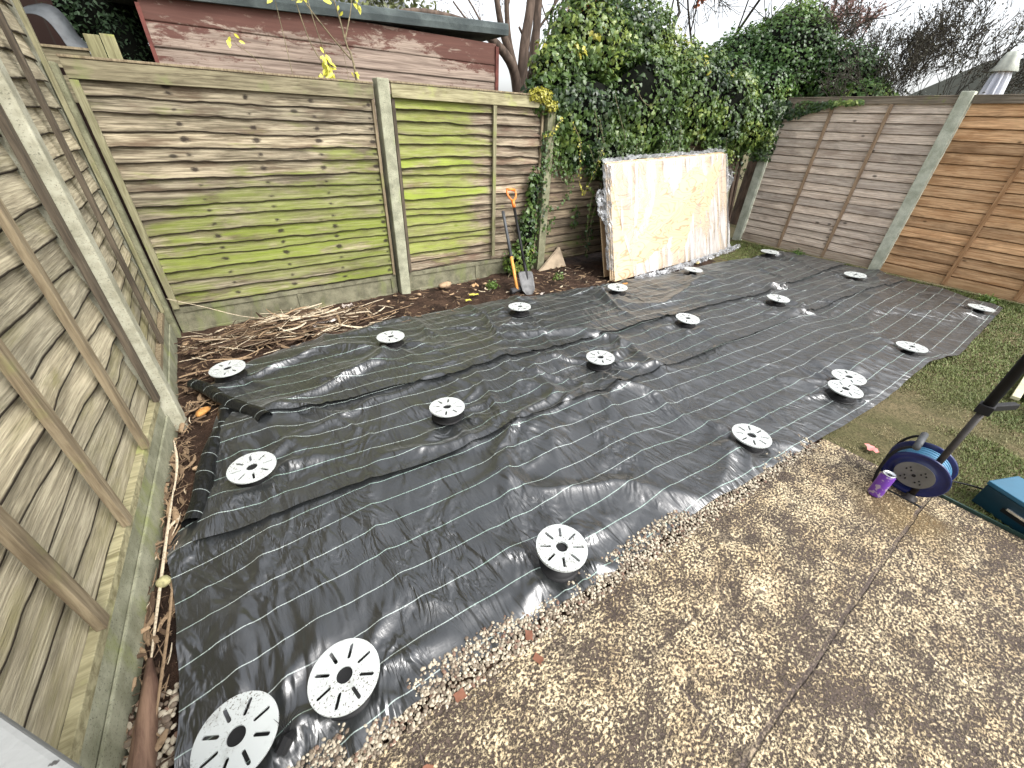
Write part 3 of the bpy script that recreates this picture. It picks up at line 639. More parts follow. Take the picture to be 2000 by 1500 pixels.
def straw_pile():
    L = []; r = random.Random(5)
    for k in range(680):
        cx = r.gauss(.75, .36); cy = -.52+r.gauss(0, .15)+.03*(cx-.7)
        if cx < .05 or cx > 1.9 or cy > -.12: continue
        ln = r.uniform(.08, .38)*(1.2 if r.random() < .3 else .8); a = r.gauss(.10, .45) if r.random() < .62 else r.uniform(0, 3.14)
        hgt = max(0, .17*math.exp(-((cx-.75)/.5)**2-((cy+.5)/.22)**2)); z = r.uniform(.008, .02+hgt); tz = r.gauss(0, .05)*ln
        bend = r.gauss(0, .08)*ln; pts = []
        for q in np.linspace(-.5, .5, 5): pts.append((cx+math.cos(a)*ln*q-math.sin(a)*bend*(1-4*q*q), cy+math.sin(a)*ln*q+math.cos(a)*bend*(1-4*q*q), max(.006, z+tz*q*2)))
        L.append((pts, r.uniform(.002, .0065) if r.random() < .8 else r.uniform(.009, .018), r.random()**2.3, r.random()))
    return L
strips(straw_pile(), "dry_stalk_pile", M_STRAW, "heap of dry brown plant stalks on the soil by the back fence", "dead stalks", "stuff")
def litter():
    L = []; r = random.Random(9)
    for k in range(1100):
        q = r.random()
        if q < .42: cx = r.uniform(-.10, .06+.0); cy = r.uniform(-3.5, -1.3); cx += .079*min(0, cy+1.5)*.8
        elif q < .6: cx = r.uniform(.0, .32); cy = r.uniform(-1.6, -.3); 
        elif q < .95: cx = r.uniform(.9, 4.3); cy = r.uniform(-.85, -.1)-.12*(cx > 3)
        else: cx = r.uniform(3.4, 4.4); cy = r.uniform(-1.0, -.2)
        ln = r.uniform(.02, .10)*(1.6 if q < .42 and r.random() < .3 else 1); a = (1.57+r.gauss(0, .35)) if q < .42 and r.random() < .6 else r.uniform(0, 3.14); bend = r.gauss(0, .12)*ln
        z = r.uniform(.012, .028); pts = [(cx+math.cos(a)*ln*t-math.sin(a)*bend*(1-4*t*t), cy+math.sin(a)*ln*t+math.cos(a)*bend*(1-4*t*t), z) for t in np.linspace(-.5, .5, 4)]
        L.append((pts, r.uniform(.0012, .004) if r.random() < .75 else r.uniform(.007, .014), r.random(), r.random()*.9))
    return L
strips(litter(), "leaf_litter", M_STRAW, "scattered dead leaves and twig bits on the soil around the fabric", "leaf litter", "stuff")
def stalk(P, w, c0, c1, label, mat=None): return strips([(cr(P, 12), w, c0, c1)], "dry_stalk", mat or M_STRAW, label, "dead stalk")
stalk([(.02, -.06, .30), (.25, -.17, .22), (.5, -.30, .13), (.85, -.42, .06)], .004, 1, .9, "long pale straw leaning from the back fence corner over the stalk pile")
stalk([(.30, -.97, .03), (.12, -.93, .03), (-.0, -.95, .03)], .010, .8, .4, "broad pale stalk lying left of the rear corner pedestal")
stalk([(.55, -.80, .05), (.38, -.90, .05), (.2, -.86, .07), (.1, -.80, .03)], .006, .9, .4, "forked stalk on the soil above the rear corner pedestal")
stalk([(1.15, -.66, .04), (1.5, -.60, .03), (1.9, -.52, .03)], .006, .8, .5, "thin root like stalk on bare soil behind the fabric edge")
stalk([(-.03, -2.1, .03), (-.05, -2.4, .04), (-.08, -2.75, .03), (-.10, -3.05, .03)], .006, .9, .9, "long straw lying along the near left gravel board")
stalk([(-.03, -2.5, .03), (-.04, -2.8, .035), (-.07, -3.1, .03), (-.10, -3.35, .03)], .005, .8, .5, "second long straw beside the fabric's left edge")
stalk([(-.02, -1.75, .06), (-.01, -1.95, .05), (-.03, -2.15, .03)], .006, .9, .9, "short pale straw propped by the left gravel board")
# wood piece at left bottom
M_BROWNW = simplewood("rotten_wood", (.09, .05, .035), (.24, .15, .10), (40, 5, 10))
m = MB(); m.tube([(-.12, -3.52, .02), (-.11, -3.3, .025), (-.095, -3.08, .03), (-.10, -2.98, .03)], [.035, .034, .022, .008], 7)
tag(m.build("rotten_board", M_BROWNW, None, True), "split brown piece of rotten wood beside the near left gravel board", "wood")

def rock(name, c, s, rz, mat, label, cat="stone", flat_=.6, seed=1, tilt=0.):
    V = ICV.copy(); V = V*(1+.35*(vnoise(V[:, 0]*1.3+seed, V[:, 1]*1.3+V[:, 2]*1.1, seed)-.5))[:, None]
    V, F = scatter_mesh(V, ICF, np.array([c]), np.array([[s[0], s[1], s[2]]]), np.array([rz]), np.array([tilt]))
    o = tag(mesh(name, V, F, mat, None, False), label, cat); return o
M_ORST = flat("orange_stone", (.50, .24, .07), .8, .3, var=.5, nscale=40, bump=.4)
M_TAN = flat("tan_stone", (.40, .28, .17), .85, .3, var=.4, nscale=30, bump=.5)
rock("broken_brick", (.115, -1.48, .03), (.055, .03, .022), .9, M_ORST, "bright orange broken brick by the rolled fabric end")
rock("broken_brick", (2.47, -.14, .03), (.09, .05, .035), .2, M_TAN, "tan brick half buried beside the back gravel board", seed=3)
rock("broken_brick", (4.42, -1.12, .02), (.09, .05, .018), .3, M_ORST, "flat orange brick under the front corner of the plywood", seed=5)
rock("stone", (-.062, -2.68, .035), (.026, .024, .022), .3, flat("yellow_stone", (.36, .33, .17), .85, .3, var=.4, nscale=60), "round yellowish pebble by the left gravel board", seed=6)
rock("stone", (.06, -2.02, .03), (.016, .013, .01), .3, M_TAN, "small tan chip beside the folded fabric edge", seed=8)
rock("stone", (6.05, -1.02, .02), (.05, .03, .02), .3, flat("yellow_rock", (.48, .38, .16), .85, .3, nscale=40), "small yellow stone in front of the plywood wrap", seed=9)
for k, (x, y, s) in enumerate([(2.9, -.3, .03), (3.3, -.5, .022), (2.7, -.42, .018), (1.75, -.28, .02), (.05, -.35, .035), (2.1, -.25, .03)]):
    rock("stone", (x, y, .018), (s, s*.7, s*.5), k, M_TAN, ["rough stone at the foot of the mossy panel", "stone between hammer and post", "small stone left of the hammer", "stone in front of the nail stained panel", "stone in the left corner by the green post", "stone at the foot of the back fence post"][k], seed=20+k)
# triangular slab leaning on the fence
m = MB(); tri = [(3.80, -.20, .0), (4.22, -.24, .02), (4.20, -.10, .24)]
m.add(tri+[(x, y+.035, z) for x, y, z in tri], [(0, 1, 2), (5, 4, 3), (0, 3, 4, 1), (1, 4, 5, 2), (2, 5, 3, 0)])
tag(m.build("slab_offcut", flat("slab_offcut_mat", (.34, .27, .19), .9, .2, var=.35, nscale=9, bump=.4), None, bevel=.004), "triangular stone slab offcut leaning at the shaded back panel", "stone slab")

def crumple(name, P, size, mat, label, cat, seed, amp=.02, nx=10, ny=8, rz=0, th=0):
    r = np.random.default_rng(seed); X, Y = np.meshgrid(np.linspace(-.5, .5, nx), np.linspace(-.5, .5, ny))
    msk = 1+.3*(r.random(X.shape)-.5); x = X*size[0]*msk; y = Y*size[1]*msk; z = np.abs(r.normal(0, amp, X.shape))
    c, s = math.cos(rz), math.sin(rz); V = np.stack([P[0]+x*c-y*s, P[1]+x*s+y*c, P[2]+z], -1).reshape(-1, 3)
    i = (np.arange(nx-1)[None]+nx*np.arange(ny-1)[:, None]).ravel()
    return tag(mesh(name, V, np.stack([i, i+1, i+nx+1, i+nx], -1), mat, None, False), label, cat)
M_SCRAP = flat("pale_scrap", (.52, .45, .40), .5, .4, var=.4, nscale=40)
M_YEL = flat("yellow_leaf", (.62, .58, .10), .6, .3); M_PINK = flat("pink_leaf", (.75, .26, .24), .6, .3)
crumple("plastic_scrap", (1.05, -.56, .05), (.22, .10), M_SCRAP, "crumpled pale plastic scrap on the stalk pile", "plastic scrap", 3, .018, rz=.2)
crumple("plastic_scrap", (1.36, -.22, .02), (.10, .06), M_SCRAP, "small whitish scrap at the foot of the back fence", "plastic scrap", 4, .012)
crumple("fallen_leaf", (2.60, -.55, .02), (.10, .03), M_YEL, "long yellow green leaf on bare soil behind the fabric", "leaf", 5, .008, 5, 4, rz=-.3)
crumple("fallen_leaf", (2.47, -.66, .02), (.06, .04), M_YEL, "short yellow leaf nearest the fabric edge", "leaf", 6, .006, 5, 4)
crumple("fallen_leaf", (3.42, -3.97, .01), (.07, .05), M_PINK, "pinkish leaf on the worn lawn by the patio edge", "leaf", 7, .008, 5, 4, rz=.6)
crumple("fallen_leaf", (2.75, -.33, .02), (.07, .04), flat("tan_leaf", (.45, .28, .14), .7, .3), "curled tan leaf left of the hammer", "leaf", 8, .015, 5, 4)
crumple("fallen_leaf", (3.28, -.90, .02), (.06, .04), M_SCRAP, "pale grey leaf at the tip of the spade", "leaf", 9, .010, 5, 4)
M_RUST = flat("brown_leaf", (.20, .085, .05), .7, .3)
for k, (x, y, lab) in enumerate([(.72, -3.66, "brown leaf on the patio edge right of the dirty pedestal"), (1.02, -3.64, "brown curled leaf on the pebbles near the front pedestal"), (1.0, -3.72, "dark wrinkled leaf on the patio beside the pebbles"), (1.16, -4.25, "curled brown leaf at the bottom of the patio"), (.55, -3.77, "small brown leaf near the bottom edge on the patio")]):
    crumple("fallen_leaf", (x, y, .016), (.035, .028), M_RUST, lab, "leaf", 30+k, .004, 5, 4, rz=k)
# small black tie sticking out by the nearest pedestal
m = MB()
for k in range(6):
    a = k*.25-.3; m.tube([(.245, -3.47, .05), (.245+.03*math.sin(a), -3.47+.03*math.cos(a), .09), (.245+.06*math.sin(a), -3.47+.045*math.cos(a), .10)], [.0016, .001, .0004], 5)
m.tube([(.22, -3.50, .05), (.245, -3.48, .06), (.26, -3.47, .05)], [.018, .02, .01], 8)
tag(m.build("torn_fabric_tuft", M_BLK), "torn black fibre tuft at the edge of the nearest pedestal", "fabric scrap")

# ------------------------------------------------------------------ grass
def grass():
    r = np.random.default_rng(12); xs, ys = [], []
    def area(x0, x1, y0, y1, den):
        N = int((x1-x0)*(y1-y0)*den); xs.append(r.uniform(x0, x1, N)); ys.append(r.uniform(y0, y1, N))
    area(3.28, 5.2, -5.0, -3.7, 26000); area(5.2, 8.2, -4.7, -3.7, 11000); area(6.7, 8.2, -3.9, -.45, 7000); area(3.3, 8.1, -6.3, -4.7, 1600)
    x = np.concatenate(xs); y = np.concatenate(ys)
    yf = itp(YF, x); yb = itp(YB, np.clip(x, 0, 7.9))
    keep = ((y < yf+.02) | (y > yb-.03) | (x > 7.93)) & ~((x < 3.30)) 
    worn = np.clip(np.exp(-((x-3.75)/.8)**2-((y+3.93)/.24)**2)+.8*sm(.5, .62, fbm(x*2.6, y*3.4, 76))*sm(4.9, 4.0, x), 0, 1); dens = 1-.78*worn-.35*(fbm(x*3, y*3, 77) < .42); keep &= r.random(len(x)) < dens
    keep &= ~((x > 6.6) & (x < 7.4) & (y > -.9)) 
    x, y = x[keep], y[keep]; N = len(x); wn_ = worn[keep]
    h = r.uniform(.007, .021, N)*(.7+.8*fbm(x*4, y*4, 78))*(1-.5*wn_); h[(x > 7.6)] *= 1.7; a = r.random(N)*6.28; ln = h*r.uniform(.3, 1.3, N); w = r.uniform(.0012, .0024, N)*np.where(x > 5.2, 1.7, 1.)
    z = lawn_h(x, y)-.002; dx, dy = np.cos(a), np.sin(a); px, py = -dy, dx
    P0 = np.stack([x-px*w, y-py*w, z], -1); P1 = np.stack([x+px*w, y+py*w, z], -1)
    P2 = np.stack([x+dx*ln*.4+px*w*.8, y+dy*ln*.4+py*w*.8, z+h*.65], -1); P3 = np.stack([x+dx*ln*.4-px*w*.8, y+dy*ln*.4-py*w*.8, z+h*.65], -1)
    P4 = np.stack([x+dx*ln, y+dy*ln, z+h*.95], -1)
    V = np.stack([P0, P1, P2, P3, P4], 1).reshape(-1, 3); b = np.arange(N)*5
    F = np.concatenate([np.stack([b, b+1, b+2], -1), np.stack([b, b+2, b+3], -1), np.stack([b+3, b+2, b+4], -1)])
    c = np.clip(fbm(x*2.2, y*2.2, 79)*.6+r.random(N)*.5, 0, 1); d = np.clip(wn_+.12*r.random(N)+(r.random(N) < .07), 0, 1)
    C = np.repeat(np.stack([c, d, c, 1+0*c], -1), 5, 0); return V, F, C
n = NT("grass_mat", .6, .3); a = n.sep(n.attr("sl", "Color"))
col = n.mix(a[0], (.045, .075, .014), (.165, .20, .055)); col = n.mix(n.mth('MULTIPLY', a[1], .8), col, (.27, .22, .12)); n.set("Base Color", col); M_GRASS = n.m
V, F, C = grass(); tag(mesh("grass", V, F, M_GRASS, None, False, {"sl": ('FLOAT_COLOR', C)}), "short patchy lawn grass beside the patio and along the right fence", "grass", kind="stuff")

# ------------------------------------------------------------------ leaves
IVY = np.array([(0, 0, 0), (.30, -.12, .03), (.52, .10, -.04), (.30, .30, .04), (.34, .62, -.02), (.0, 1.0, -.10), (-.34, .62, -.02), (-.30, .30, .04), (-.52, .10, -.04), (-.30, -.12, .03), (0, .38, .07)])
IVF = np.array([(10, k, k % 10+1 if k < 9 else 0) if k > 0 else (10, 0, 1) for k in range(10)])
IVF = np.array([(10, k, (k+1) % 10) for k in range(10)])
OVAL = np.array([(0, 0, 0), (.22, .3, .04), (.2, .65, .03), (0, 1, -.08), (-.2, .65, .03), (-.22, .3, .04)]); OVF = np.array([(0, 1, 2), (0, 2, 3), (0, 3, 4), (0, 4, 5)])
def leaves(P, Nrm, size, shape, seed, jitter=.7, droop=.35, cfn=None):
    r = np.random.default_rng(seed); uV, uF = (IVY, IVF) if shape == 'ivy' else (OVAL, OVF)
    N = len(P); nn = Nrm+r.normal(0, jitter*.5, (N, 3)); nn[:, 2] += .25; nn /= np.linalg.norm(nn, axis=1)[:, None]
    t = r.normal(0, 1, (N, 3)); t[:, 2] -= droop*3; t -= nn*(t*nn).sum(1)[:, None]; t /= np.linalg.norm(t, axis=1)[:, None]; s = np.cross(t, nn)
    sz = size*r.uniform(.5, 1.3, N)
    V = P[:, None]+sz[:, None, None]*(uV[None, :, 0, None]*s[:, None]+uV[None, :, 1, None]*t[:, None]+uV[None, :, 2, None]*nn[:, None])
    F = (uF[None]+(np.arange(N)*len(uV))[:, None, None]).reshape(-1, 3)
    c = np.clip(r.random(N)*.42+1.35*(fbm(P[:, 0]*3.1+P[:, 1]*2, P[:, 2]*3.1, 66, 3)-.25), 0, 1); y = r.random(N)*.91 if cfn is None else cfn(P, r)
    C = np.repeat(np.stack([c, y, c, 1+0*c], -1), len(uV), 0); return V.reshape(-1, 3), F, C
def leafmat(name, d, m_, l, yel, rough=.38, spec=.45, transl=.0):
    n = NT(name, rough, spec); a = n.sep(n.attr("sl", "Color"))
    col = n.mix(n.ramp(a[0], 0, .6), d, m_); col = n.mix(n.ramp(a[0], .6, 1.), col, l); col = n.mix(n.ramp(a[1], .90, .96), col, yel); n.set("Base Color", col)
    tr = n.t.nodes.new("ShaderNodeBsdfTranslucent"); n.t.links.new(col, tr.inputs[0]); mx = n.t.nodes.new("ShaderNodeMixShader"); mx.inputs[0].default_value = .22
    n.t.links.new(n.b.outputs[0], mx.inputs[1]); n.t.links.new(tr.outputs[0], mx.inputs[2]); n.t.links.new(mx.outputs[0], n.out.inputs[0]); return n.m
L_IVY = leafmat("ivy_leaf", (.014, .034, .010), (.066, .118, .022), (.22, .275, .055), (.36, .34, .05))
L_IVY2 = leafmat("ivy_dome_leaf", (.020, .052, .012), (.065, .135, .022), (.19, .27, .05), (.12, .24, .05))
L_YG = leafmat("yellow_green_leaf", (.07, .08, .03), (.14, .16, .05), (.33, .34, .10), (.45, .35, .10))
L_CON = leafmat("conifer_leaf", (.012, .028, .012), (.025, .055, .018), (.07, .11, .03), (.10, .13, .04), rough=.7)
L_TWIG = leafmat("twig_leaf", (.035, .035, .022), (.06, .055, .035), (.10, .09, .05), (.10, .08, .05), rough=.7)
L_ORNG = leafmat("orange_leaf", (.40, .10, .04), (.55, .17, .07), (.65, .28, .12), (.5, .2, .1), rough=.7)
L_YELL = leafmat("yellow_tree_leaf", (.45, .42, .05), (.62, .60, .08), (.70, .70, .15), (.7, .6, .1))
M_CORE = flat("shaded_stem_core", (.004, .005, .003), .95, .1, var=.5, nscale=30)  # near-black: stem mass with the shade inside the foliage painted in
M_STEM = simplewood("vine_stem", (.12, .10, .06), (.26, .22, .13), (20, 20, 20)); M_BARK = simplewood("bark", (.045, .032, .024), (.14, .10, .075), (15, 15, 4)); M_TWIG = flat("twig", (.048, .042, .034), .85, .2)
def shell(blobs, den, seed, depth=.22, reject=None, noise=.18):
    r = np.random.default_rng(seed); PP, NN = [], []
    for bi, (c, R) in enumerate(blobs):
        c = np.array(c); R = np.array(R); area = 4*math.pi*((R[0]*R[1])**1.6/3+(R[0]*R[2])**1.6/3+(R[1]*R[2])**1.6/3)**(1/1.6)
        N = int(area*den); d = r.normal(0, 1, (N, 3)); d /= np.linalg.norm(d, axis=1)[:, None]
        th = np.arctan2(d[:, 1], d[:, 0]); lump = 1+noise*(fbm(th*2.2+bi*7, d[:, 2]*4, 90+bi)-.5)*2
        k = lump*(1-depth*r.random(N)**1.6)
        P = c+d*R*k[:, None]; ok = np.ones(N, bool)
        for bj, (c2, R2) in enumerate(blobs):
            if bj != bi: ok &= (((P-np.array(c2))/np.array(R2))**2).sum(1) > .55
        if reject is not None: ok &= ~reject(P, r)
        PP.append(P[ok]); nr = d/R; NN.append((nr/np.linalg.norm(nr, axis=1)[:, None])[ok])
    return np.vstack(PP), np.vstack(NN)
def core(blobs, k, parent, mat=None, name="shaded_core"):  # solid dark lobes added to block sky and stand for inner shade
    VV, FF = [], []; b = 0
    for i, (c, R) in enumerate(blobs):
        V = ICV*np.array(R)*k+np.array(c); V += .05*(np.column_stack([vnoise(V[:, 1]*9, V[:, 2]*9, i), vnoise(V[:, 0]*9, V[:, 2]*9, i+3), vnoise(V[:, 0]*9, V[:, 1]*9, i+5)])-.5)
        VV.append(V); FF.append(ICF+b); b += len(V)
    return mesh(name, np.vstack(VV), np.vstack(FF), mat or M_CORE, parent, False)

# the ivy over the back fence
ivy = empty("ivy", (5.2, .2, 0), "big green ivy hanging over the back fence above the plywood", "ivy")
IB = [((4.78, .40, 2.28), (.66, .5, .64)), ((5.62, .45, 2.36), (.78, .5, .60)), ((4.12, .12, 2.02), (.40, .25, .36)), ((3.86, .03, 1.84), (.26, .16, .20)),
      ((4.50, -.06, 1.72), (.60, .20, .46)), ((5.45, -.06, 1.86), (.80, .26, .60)), ((6.5, -.05, 1.95), (.68, .30, .55)), ((4.95, -.08, 1.36), (.42, .16, .36)), ((6.2, .35, 2.25), (.6, .4, .42)),
      ((7.35, -.12, 1.86), (.66, .30, .52)), ((7.85, -.30, 1.72), (.36, .20, .36)), ((6.9, .3, 2.2), (.6, .4, .45)), ((6.0, -.08, 1.52), (.5, .16, .3)), ((4.35, -.05, 1.45), (.30, .12, .30))]
def rej(P, r):
    hole = ((P[:, 0]-5.05)/.30)**2+((P[:, 2]-2.10)/.20)**2 < .8+.5*r.random(len(P))
    hole2 = ((P[:, 0]-4.50)/.15)**2+((P[:, 2]-2.06)/.10)**2 < .8+.5*r.random(len(P))
    hole3 = ((P[:, 0]-6.95)/.25)**2+((P[:, 2]-2.05)/.10)**2 < .7+.5*r.random(len(P))
    return (hole | hole2 | hole3) & (P[:, 1] < .35) & (r.random(len(P)) < .78)
P, Nn = shell(IB, 1050, 5, .36, rej, .32)
VV, FF, CC = [], [], []; off = [0]
def addl(t3):
    V, F, C = t3; VV.append(V); FF.append(F+off[0]); CC.append(C); off[0] += len(V)
ysel = lambda P, r: np.where((P[:, 2] > 2.25) & (r.random(len(P)) < .5) & (vnoise(P[:, 0]*6, P[:, 2]*6, 3) > .86), 1., r.random(len(P))*.91)
addl(leaves(P, Nn, .051, 'ivy', 6, .9, .4, ysel))
# fine upper growth: lighter small leaves
P, Nn = shell([((4.8, .35, 2.52), (.55, .4, .42)), ((5.6, .4, 2.62), (.6, .4, .36)), ((4.08, .1, 2.2), (.3, .2, .22)), ((6.3, .2, 2.35), (.55, .3, .3))], 420, 8, .15, None, .35)
V, F, C = leaves(P, Nn, .040, 'ivy', 9, 1.1, .1); C[:, 0] = .5+.5*C[:, 0]; C[:, 1] *= .93; addl((V, F, C))
# sparse leaves against fence and post under the ivy
r = np.random.default_rng(31); N = 2100; x = r.uniform(3.78, 5.0, N); z = 1.55-np.abs(r.normal(0, .55, N)); k = (z > .12) & (np.abs(vnoise(x*5, z*3, 3)-.5) < .11+.35*sm(.9, 1.6, z)+.22*(x < 4.05)) 
P = np.column_stack([x, -.06-.05*r.random(N), z])[k]; V, F, C = leaves(P, np.tile([0, -1, 0], (len(P), 1)), .034, 'ivy', 33, .8, .5); C[:, 1] *= .9; addl((V, F, C))
N = 2600; x = r.uniform(4.8, 8.0, N); z = 1.55-np.abs(r.normal(0, .2, N)); P = np.column_stack([x, -.12-.18*r.random(N), z]); P = P[vnoise(P[:, 0]*3, P[:, 2]*2, 8) > .4]; addl(leaves(P, np.tile([0, -1, 0], (len(P), 1)), .045, 'ivy', 34, .9, .5))
# ivy on top of the grey right panel
x = r.uniform(-1.5, -.5, 420); P = np.column_stack([8.14+.0*x, x, 2.04-.22*r.random(420)*np.exp(-((x+.5)/.5)**2)-.03*r.random(420)]); addl(leaves(P, np.tile([-1, 0, .3], (420, 1)), .045, 'ivy', 35, .8, .5))
N = 900; q = r.random((N, 2)); P = np.column_stack([7.95+.22*r.random(N), -.30-.25*q[:, 0], 1.25+.8*q[:, 1]]); addl(leaves(P, np.tile([-.6, -.7, .2], (N, 1)), .045, 'ivy', 36, .9, .5))
# the yellow tuft at the left end of the ivy
P, Nn = shell([((3.72, -.09, 1.86), (.17, .06, .07)), ((3.86, -.1, 1.80), (.10, .06, .08))], 3800, 41, .4); V, F, C = leaves(P, Nn, .026, 'ivy', 42, 1.2, .5); C[:, 1] = 1.; addl((V, F, C))
def strand(pts, n=18, yel=0, lsize=.03, rad_=.0035):
    Q = cr(pts, n); MB().tube(Q, [rad_*(1-.6*i/n) for i in range(n)], 5, False).build('trailing_stem', M_STEM, ivy, True)
    rr = np.random.default_rng(int(abs(pts[0][0]*1000))); P = np.repeat(Q, 2, 0)+rr.normal(0, .012, (2*n, 3)); V, F, C = leaves(P, np.tile([0, -1, .2], (len(P), 1)), lsize, 'ivy', int(pts[0][0]*77), 1., .4)
    C[:, 1] = 1 if yel else C[:, 1]*.9; addl((V, F, C))
strand([(4.10, -.22, 1.62), (4.22, -.24, 1.45), (4.27, -.22, 1.25), (4.33, -.2, 1.02), (4.42, -.2, .90)], 20, 1, .022)
strand([(4.62, -.22, 1.35), (4.56, -.22, 1.15), (4.48, -.2, .98), (4.42, -.2, .90)], 14, 1, .024)
strand([(4.52, -.25, .95), (4.46, -.3, .75), (4.44, -.32, .5), (4.47, -.33, .28)], 22, 0, .034, .005)
strand([(4.66, -.25, 1.2), (4.60, -.3, .9), (4.50, -.32, .62), (4.52, -.30, .4), (4.48, -.33, .15)], 30, 0, .036, .005)
strand([(4.85, -.32, 2.05), (5.0, -.38, 1.88), (5.18, -.36, 1.84), (5.3, -.34, 1.9)], 16, 0, .02)
strand([(4.62, -.3, 1.9), (4.72, -.32, 1.72), (4.86, -.34, 1.5), (4.9, -.34, 1.38)], 16, 0, .02)
strand([(4.35, -.28, 1.75), (4.40, -.3, 1.6), (4.43, -.3, 1.45)], 10, 0, .02)
strand([(3.95, -.2, 1.66), (3.86, -.2, 1.58), (3.80, -.2, 1.52), (3.70, -.2, 1.50)], 14, 1, .024)
for k in range(26):
    x = random.uniform(4.2, 8.0); z0_ = random.uniform(1.3, 1.75); L = random.uniform(.15, .45); strand([(x, -.3, z0_), (x+random.uniform(-.05, .08), -.34, z0_-L*.5), (x+random.uniform(-.08, .14), -.32, z0_-L)], 9, 0, .028, .0025)
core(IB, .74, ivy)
mesh("foliage", np.vstack(VV), np.vstack(FF), L_IVY, ivy, False, {"sl": ('FLOAT_COLOR', np.vstack(CC))})

def plant(name, label, cat, blobs, den, size, mat, seed, shape='oval', corek=.75, depth=.3, jit=1., noise=.3, corem=None, droop=.3, group=None):
    t = empty(name, (blobs[0][0][0], blobs[0][0][1], 0), label, cat, group); P, Nn = shell(blobs, den, seed, depth, None, noise)
    V, F, C = leaves(P, Nn, size, shape, seed+1, jit, droop); mesh("foliage", V, F, mat, t, False, {"sl": ('FLOAT_COLOR', C)})
    if corek: core(blobs, corek, t, corem)
    return t
# ground ivy clump behind the tools
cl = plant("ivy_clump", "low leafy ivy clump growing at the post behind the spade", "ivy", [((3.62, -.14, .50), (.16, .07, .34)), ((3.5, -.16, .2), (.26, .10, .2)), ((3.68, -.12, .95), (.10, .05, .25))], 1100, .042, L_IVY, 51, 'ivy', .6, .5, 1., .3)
m = MB(); m.tube([(3.3, -.2, .0), (3.42, -.2, .2), (3.6, -.16, .38)], .004, 5); m.tube([(3.18, -.1, .68), (3.35, -.12, .60), (3.5, -.12, .42)], .003, 5); m.build("woody_stem", M_STEM, cl)
# low weeds
for k, (x, y, s, lab) in enumerate([(2.93, -.42, .07, "small green weed left of the hammer head"), (3.85, -.52, .06, "small weed with pale leaves near the triangular slab"), (7.95, -1.55, .10, "leafy weed in the grass below the grey panel"), (7.9, -3.75, .09, "grassy weed tuft by the last pedestal")]):
    plant("weed", lab, "weed", [((x, y, s*.5), (s, s, s*.6))], 3000, .035, leafmat("weed_leaf_%d" % k, (.05, .10, .02), (.12, .2, .04), (.35, .42, .15), (.6, .6, .3)), 60+k, 'oval', 0, .7, 1.2)
# dome of ivy beyond the corner
plant("ivy_covered_tree", "dark green rounded ivy covered tree beyond the far corner", "tree",
      [((9.7, .55, 2.60), (.95, .95, .88)), ((10.0, -.35, 2.38), (.7, .7, .55)), ((9.2, 1.05, 2.55), (.7, .7, .66)), ((8.8, .15, 2.15), (.55, .35, .42)), ((9.5, -1.0, 2.12), (.45, .4, .28)), ((8.3, .6, 2.3), (.5, .4, .42)), ((9.9, .6, 3.15), (.55, .5, .42))], 1000, .046, L_IVY2, 71, 'ivy', .82, .3, .9, .22)
m = MB(); m.tube([(9.6, .4, 0), (9.6, .4, 2.4)], .14, 8); o = m.build("trunk", M_BARK, bpy.data.objects["ivy_covered_tree"])

# ------------------------------------------------------------------ shed behind the fence
n = NT("peeling_red_boards", .8, .3); uv = n.sep(n.attr("uvm")); u, v = uv[0], uv[1]; sl = n.sep(n.attr("sl", "Color"))
gr = n.noise(n.comb(n.mth('MULTIPLY', u, 2.5), n.mth('MULTIPLY', v, 60.), n.mth('MULTIPLY', sl[0], 50.)), 1, 5, .6, .4)
pa_ = n.noise(n.comb(n.mth('MULTIPLY', u, 3.), n.mth('MULTIPLY', v, 9.), 0.), 1.7, 8, .78, .4)
wd = n.mix(n.ramp(gr, .3, .7), (.13, .095, .075), (.31, .245, .195)); rd = n.mix(gr, (.06, .027, .020), (.125, .056, .042))
zone = n.mth('ADD', n.mth('MULTIPLY', sl[2], .34), n.mth('MULTIPLY', pa_, 1.3))
n.set("Base Color", n.mix(n.ramp(zone, .84, .98), wd, rd)); n.bump(gr, .4, .004); M_SHED = n.m
shed = empty("garden_shed", (2., .5, 0), "old shed with peeling red boards and grey felt roof behind the back fence", "shed")
def shz(u, z): return np.clip(.35+.9*sm(2.0, 2.25, z)+.5*sm(2.3, 2.9, u)*sm(2.0, 2.1, z)-.4*sm(1.3, 1.8, u)*sm(2.3, 2.0, u)+.25*sm(1.0, .2, u)*sm(1.8, 2.0, z), 0, 1.2)
for side in (0,):
    slats((.52, .45), DX, 2.98, 1.0, [1.0, 1.14, 1.28, 1.42, 1.56, 1.70, 1.83, 1.965, 2.11, 2.27], OY, .001, .008, .0, shz, M_SHED, shed, 41, 0, "front_boards", thick=.008)
m = MB(); m.box((.53, .46, 0), (3.49, 2.2, 2.24)); m.build("wall_core", flat("shed_dark", (.10, .04, .03), .9, .2), shed)
m = MB(); m.box((3.485, .425, 0), (3.525, .465, 2.27)); m.box((.50, .425, 0), (.525, .465, 2.2)); m.build("corner_trim", flat("red_trim", (.14, .045, .035), .8, .3, var=.5, nscale=20), shed)
n = NT("roof_felt", .85, .3); p = n.geo(); f = n.noise(p, 300., 3, .6); a = n.noise(p, 5., 4); n.set("Base Color", n.mix(n.ramp(a, .4, .7), (.050, .062, .062), (.10, .12, .115))); n.bump(n.mth('ADD', f, n.mth('MULTIPLY', a, 3.)), .6, .01); M_FELT = n.m
V = []; nx = 60
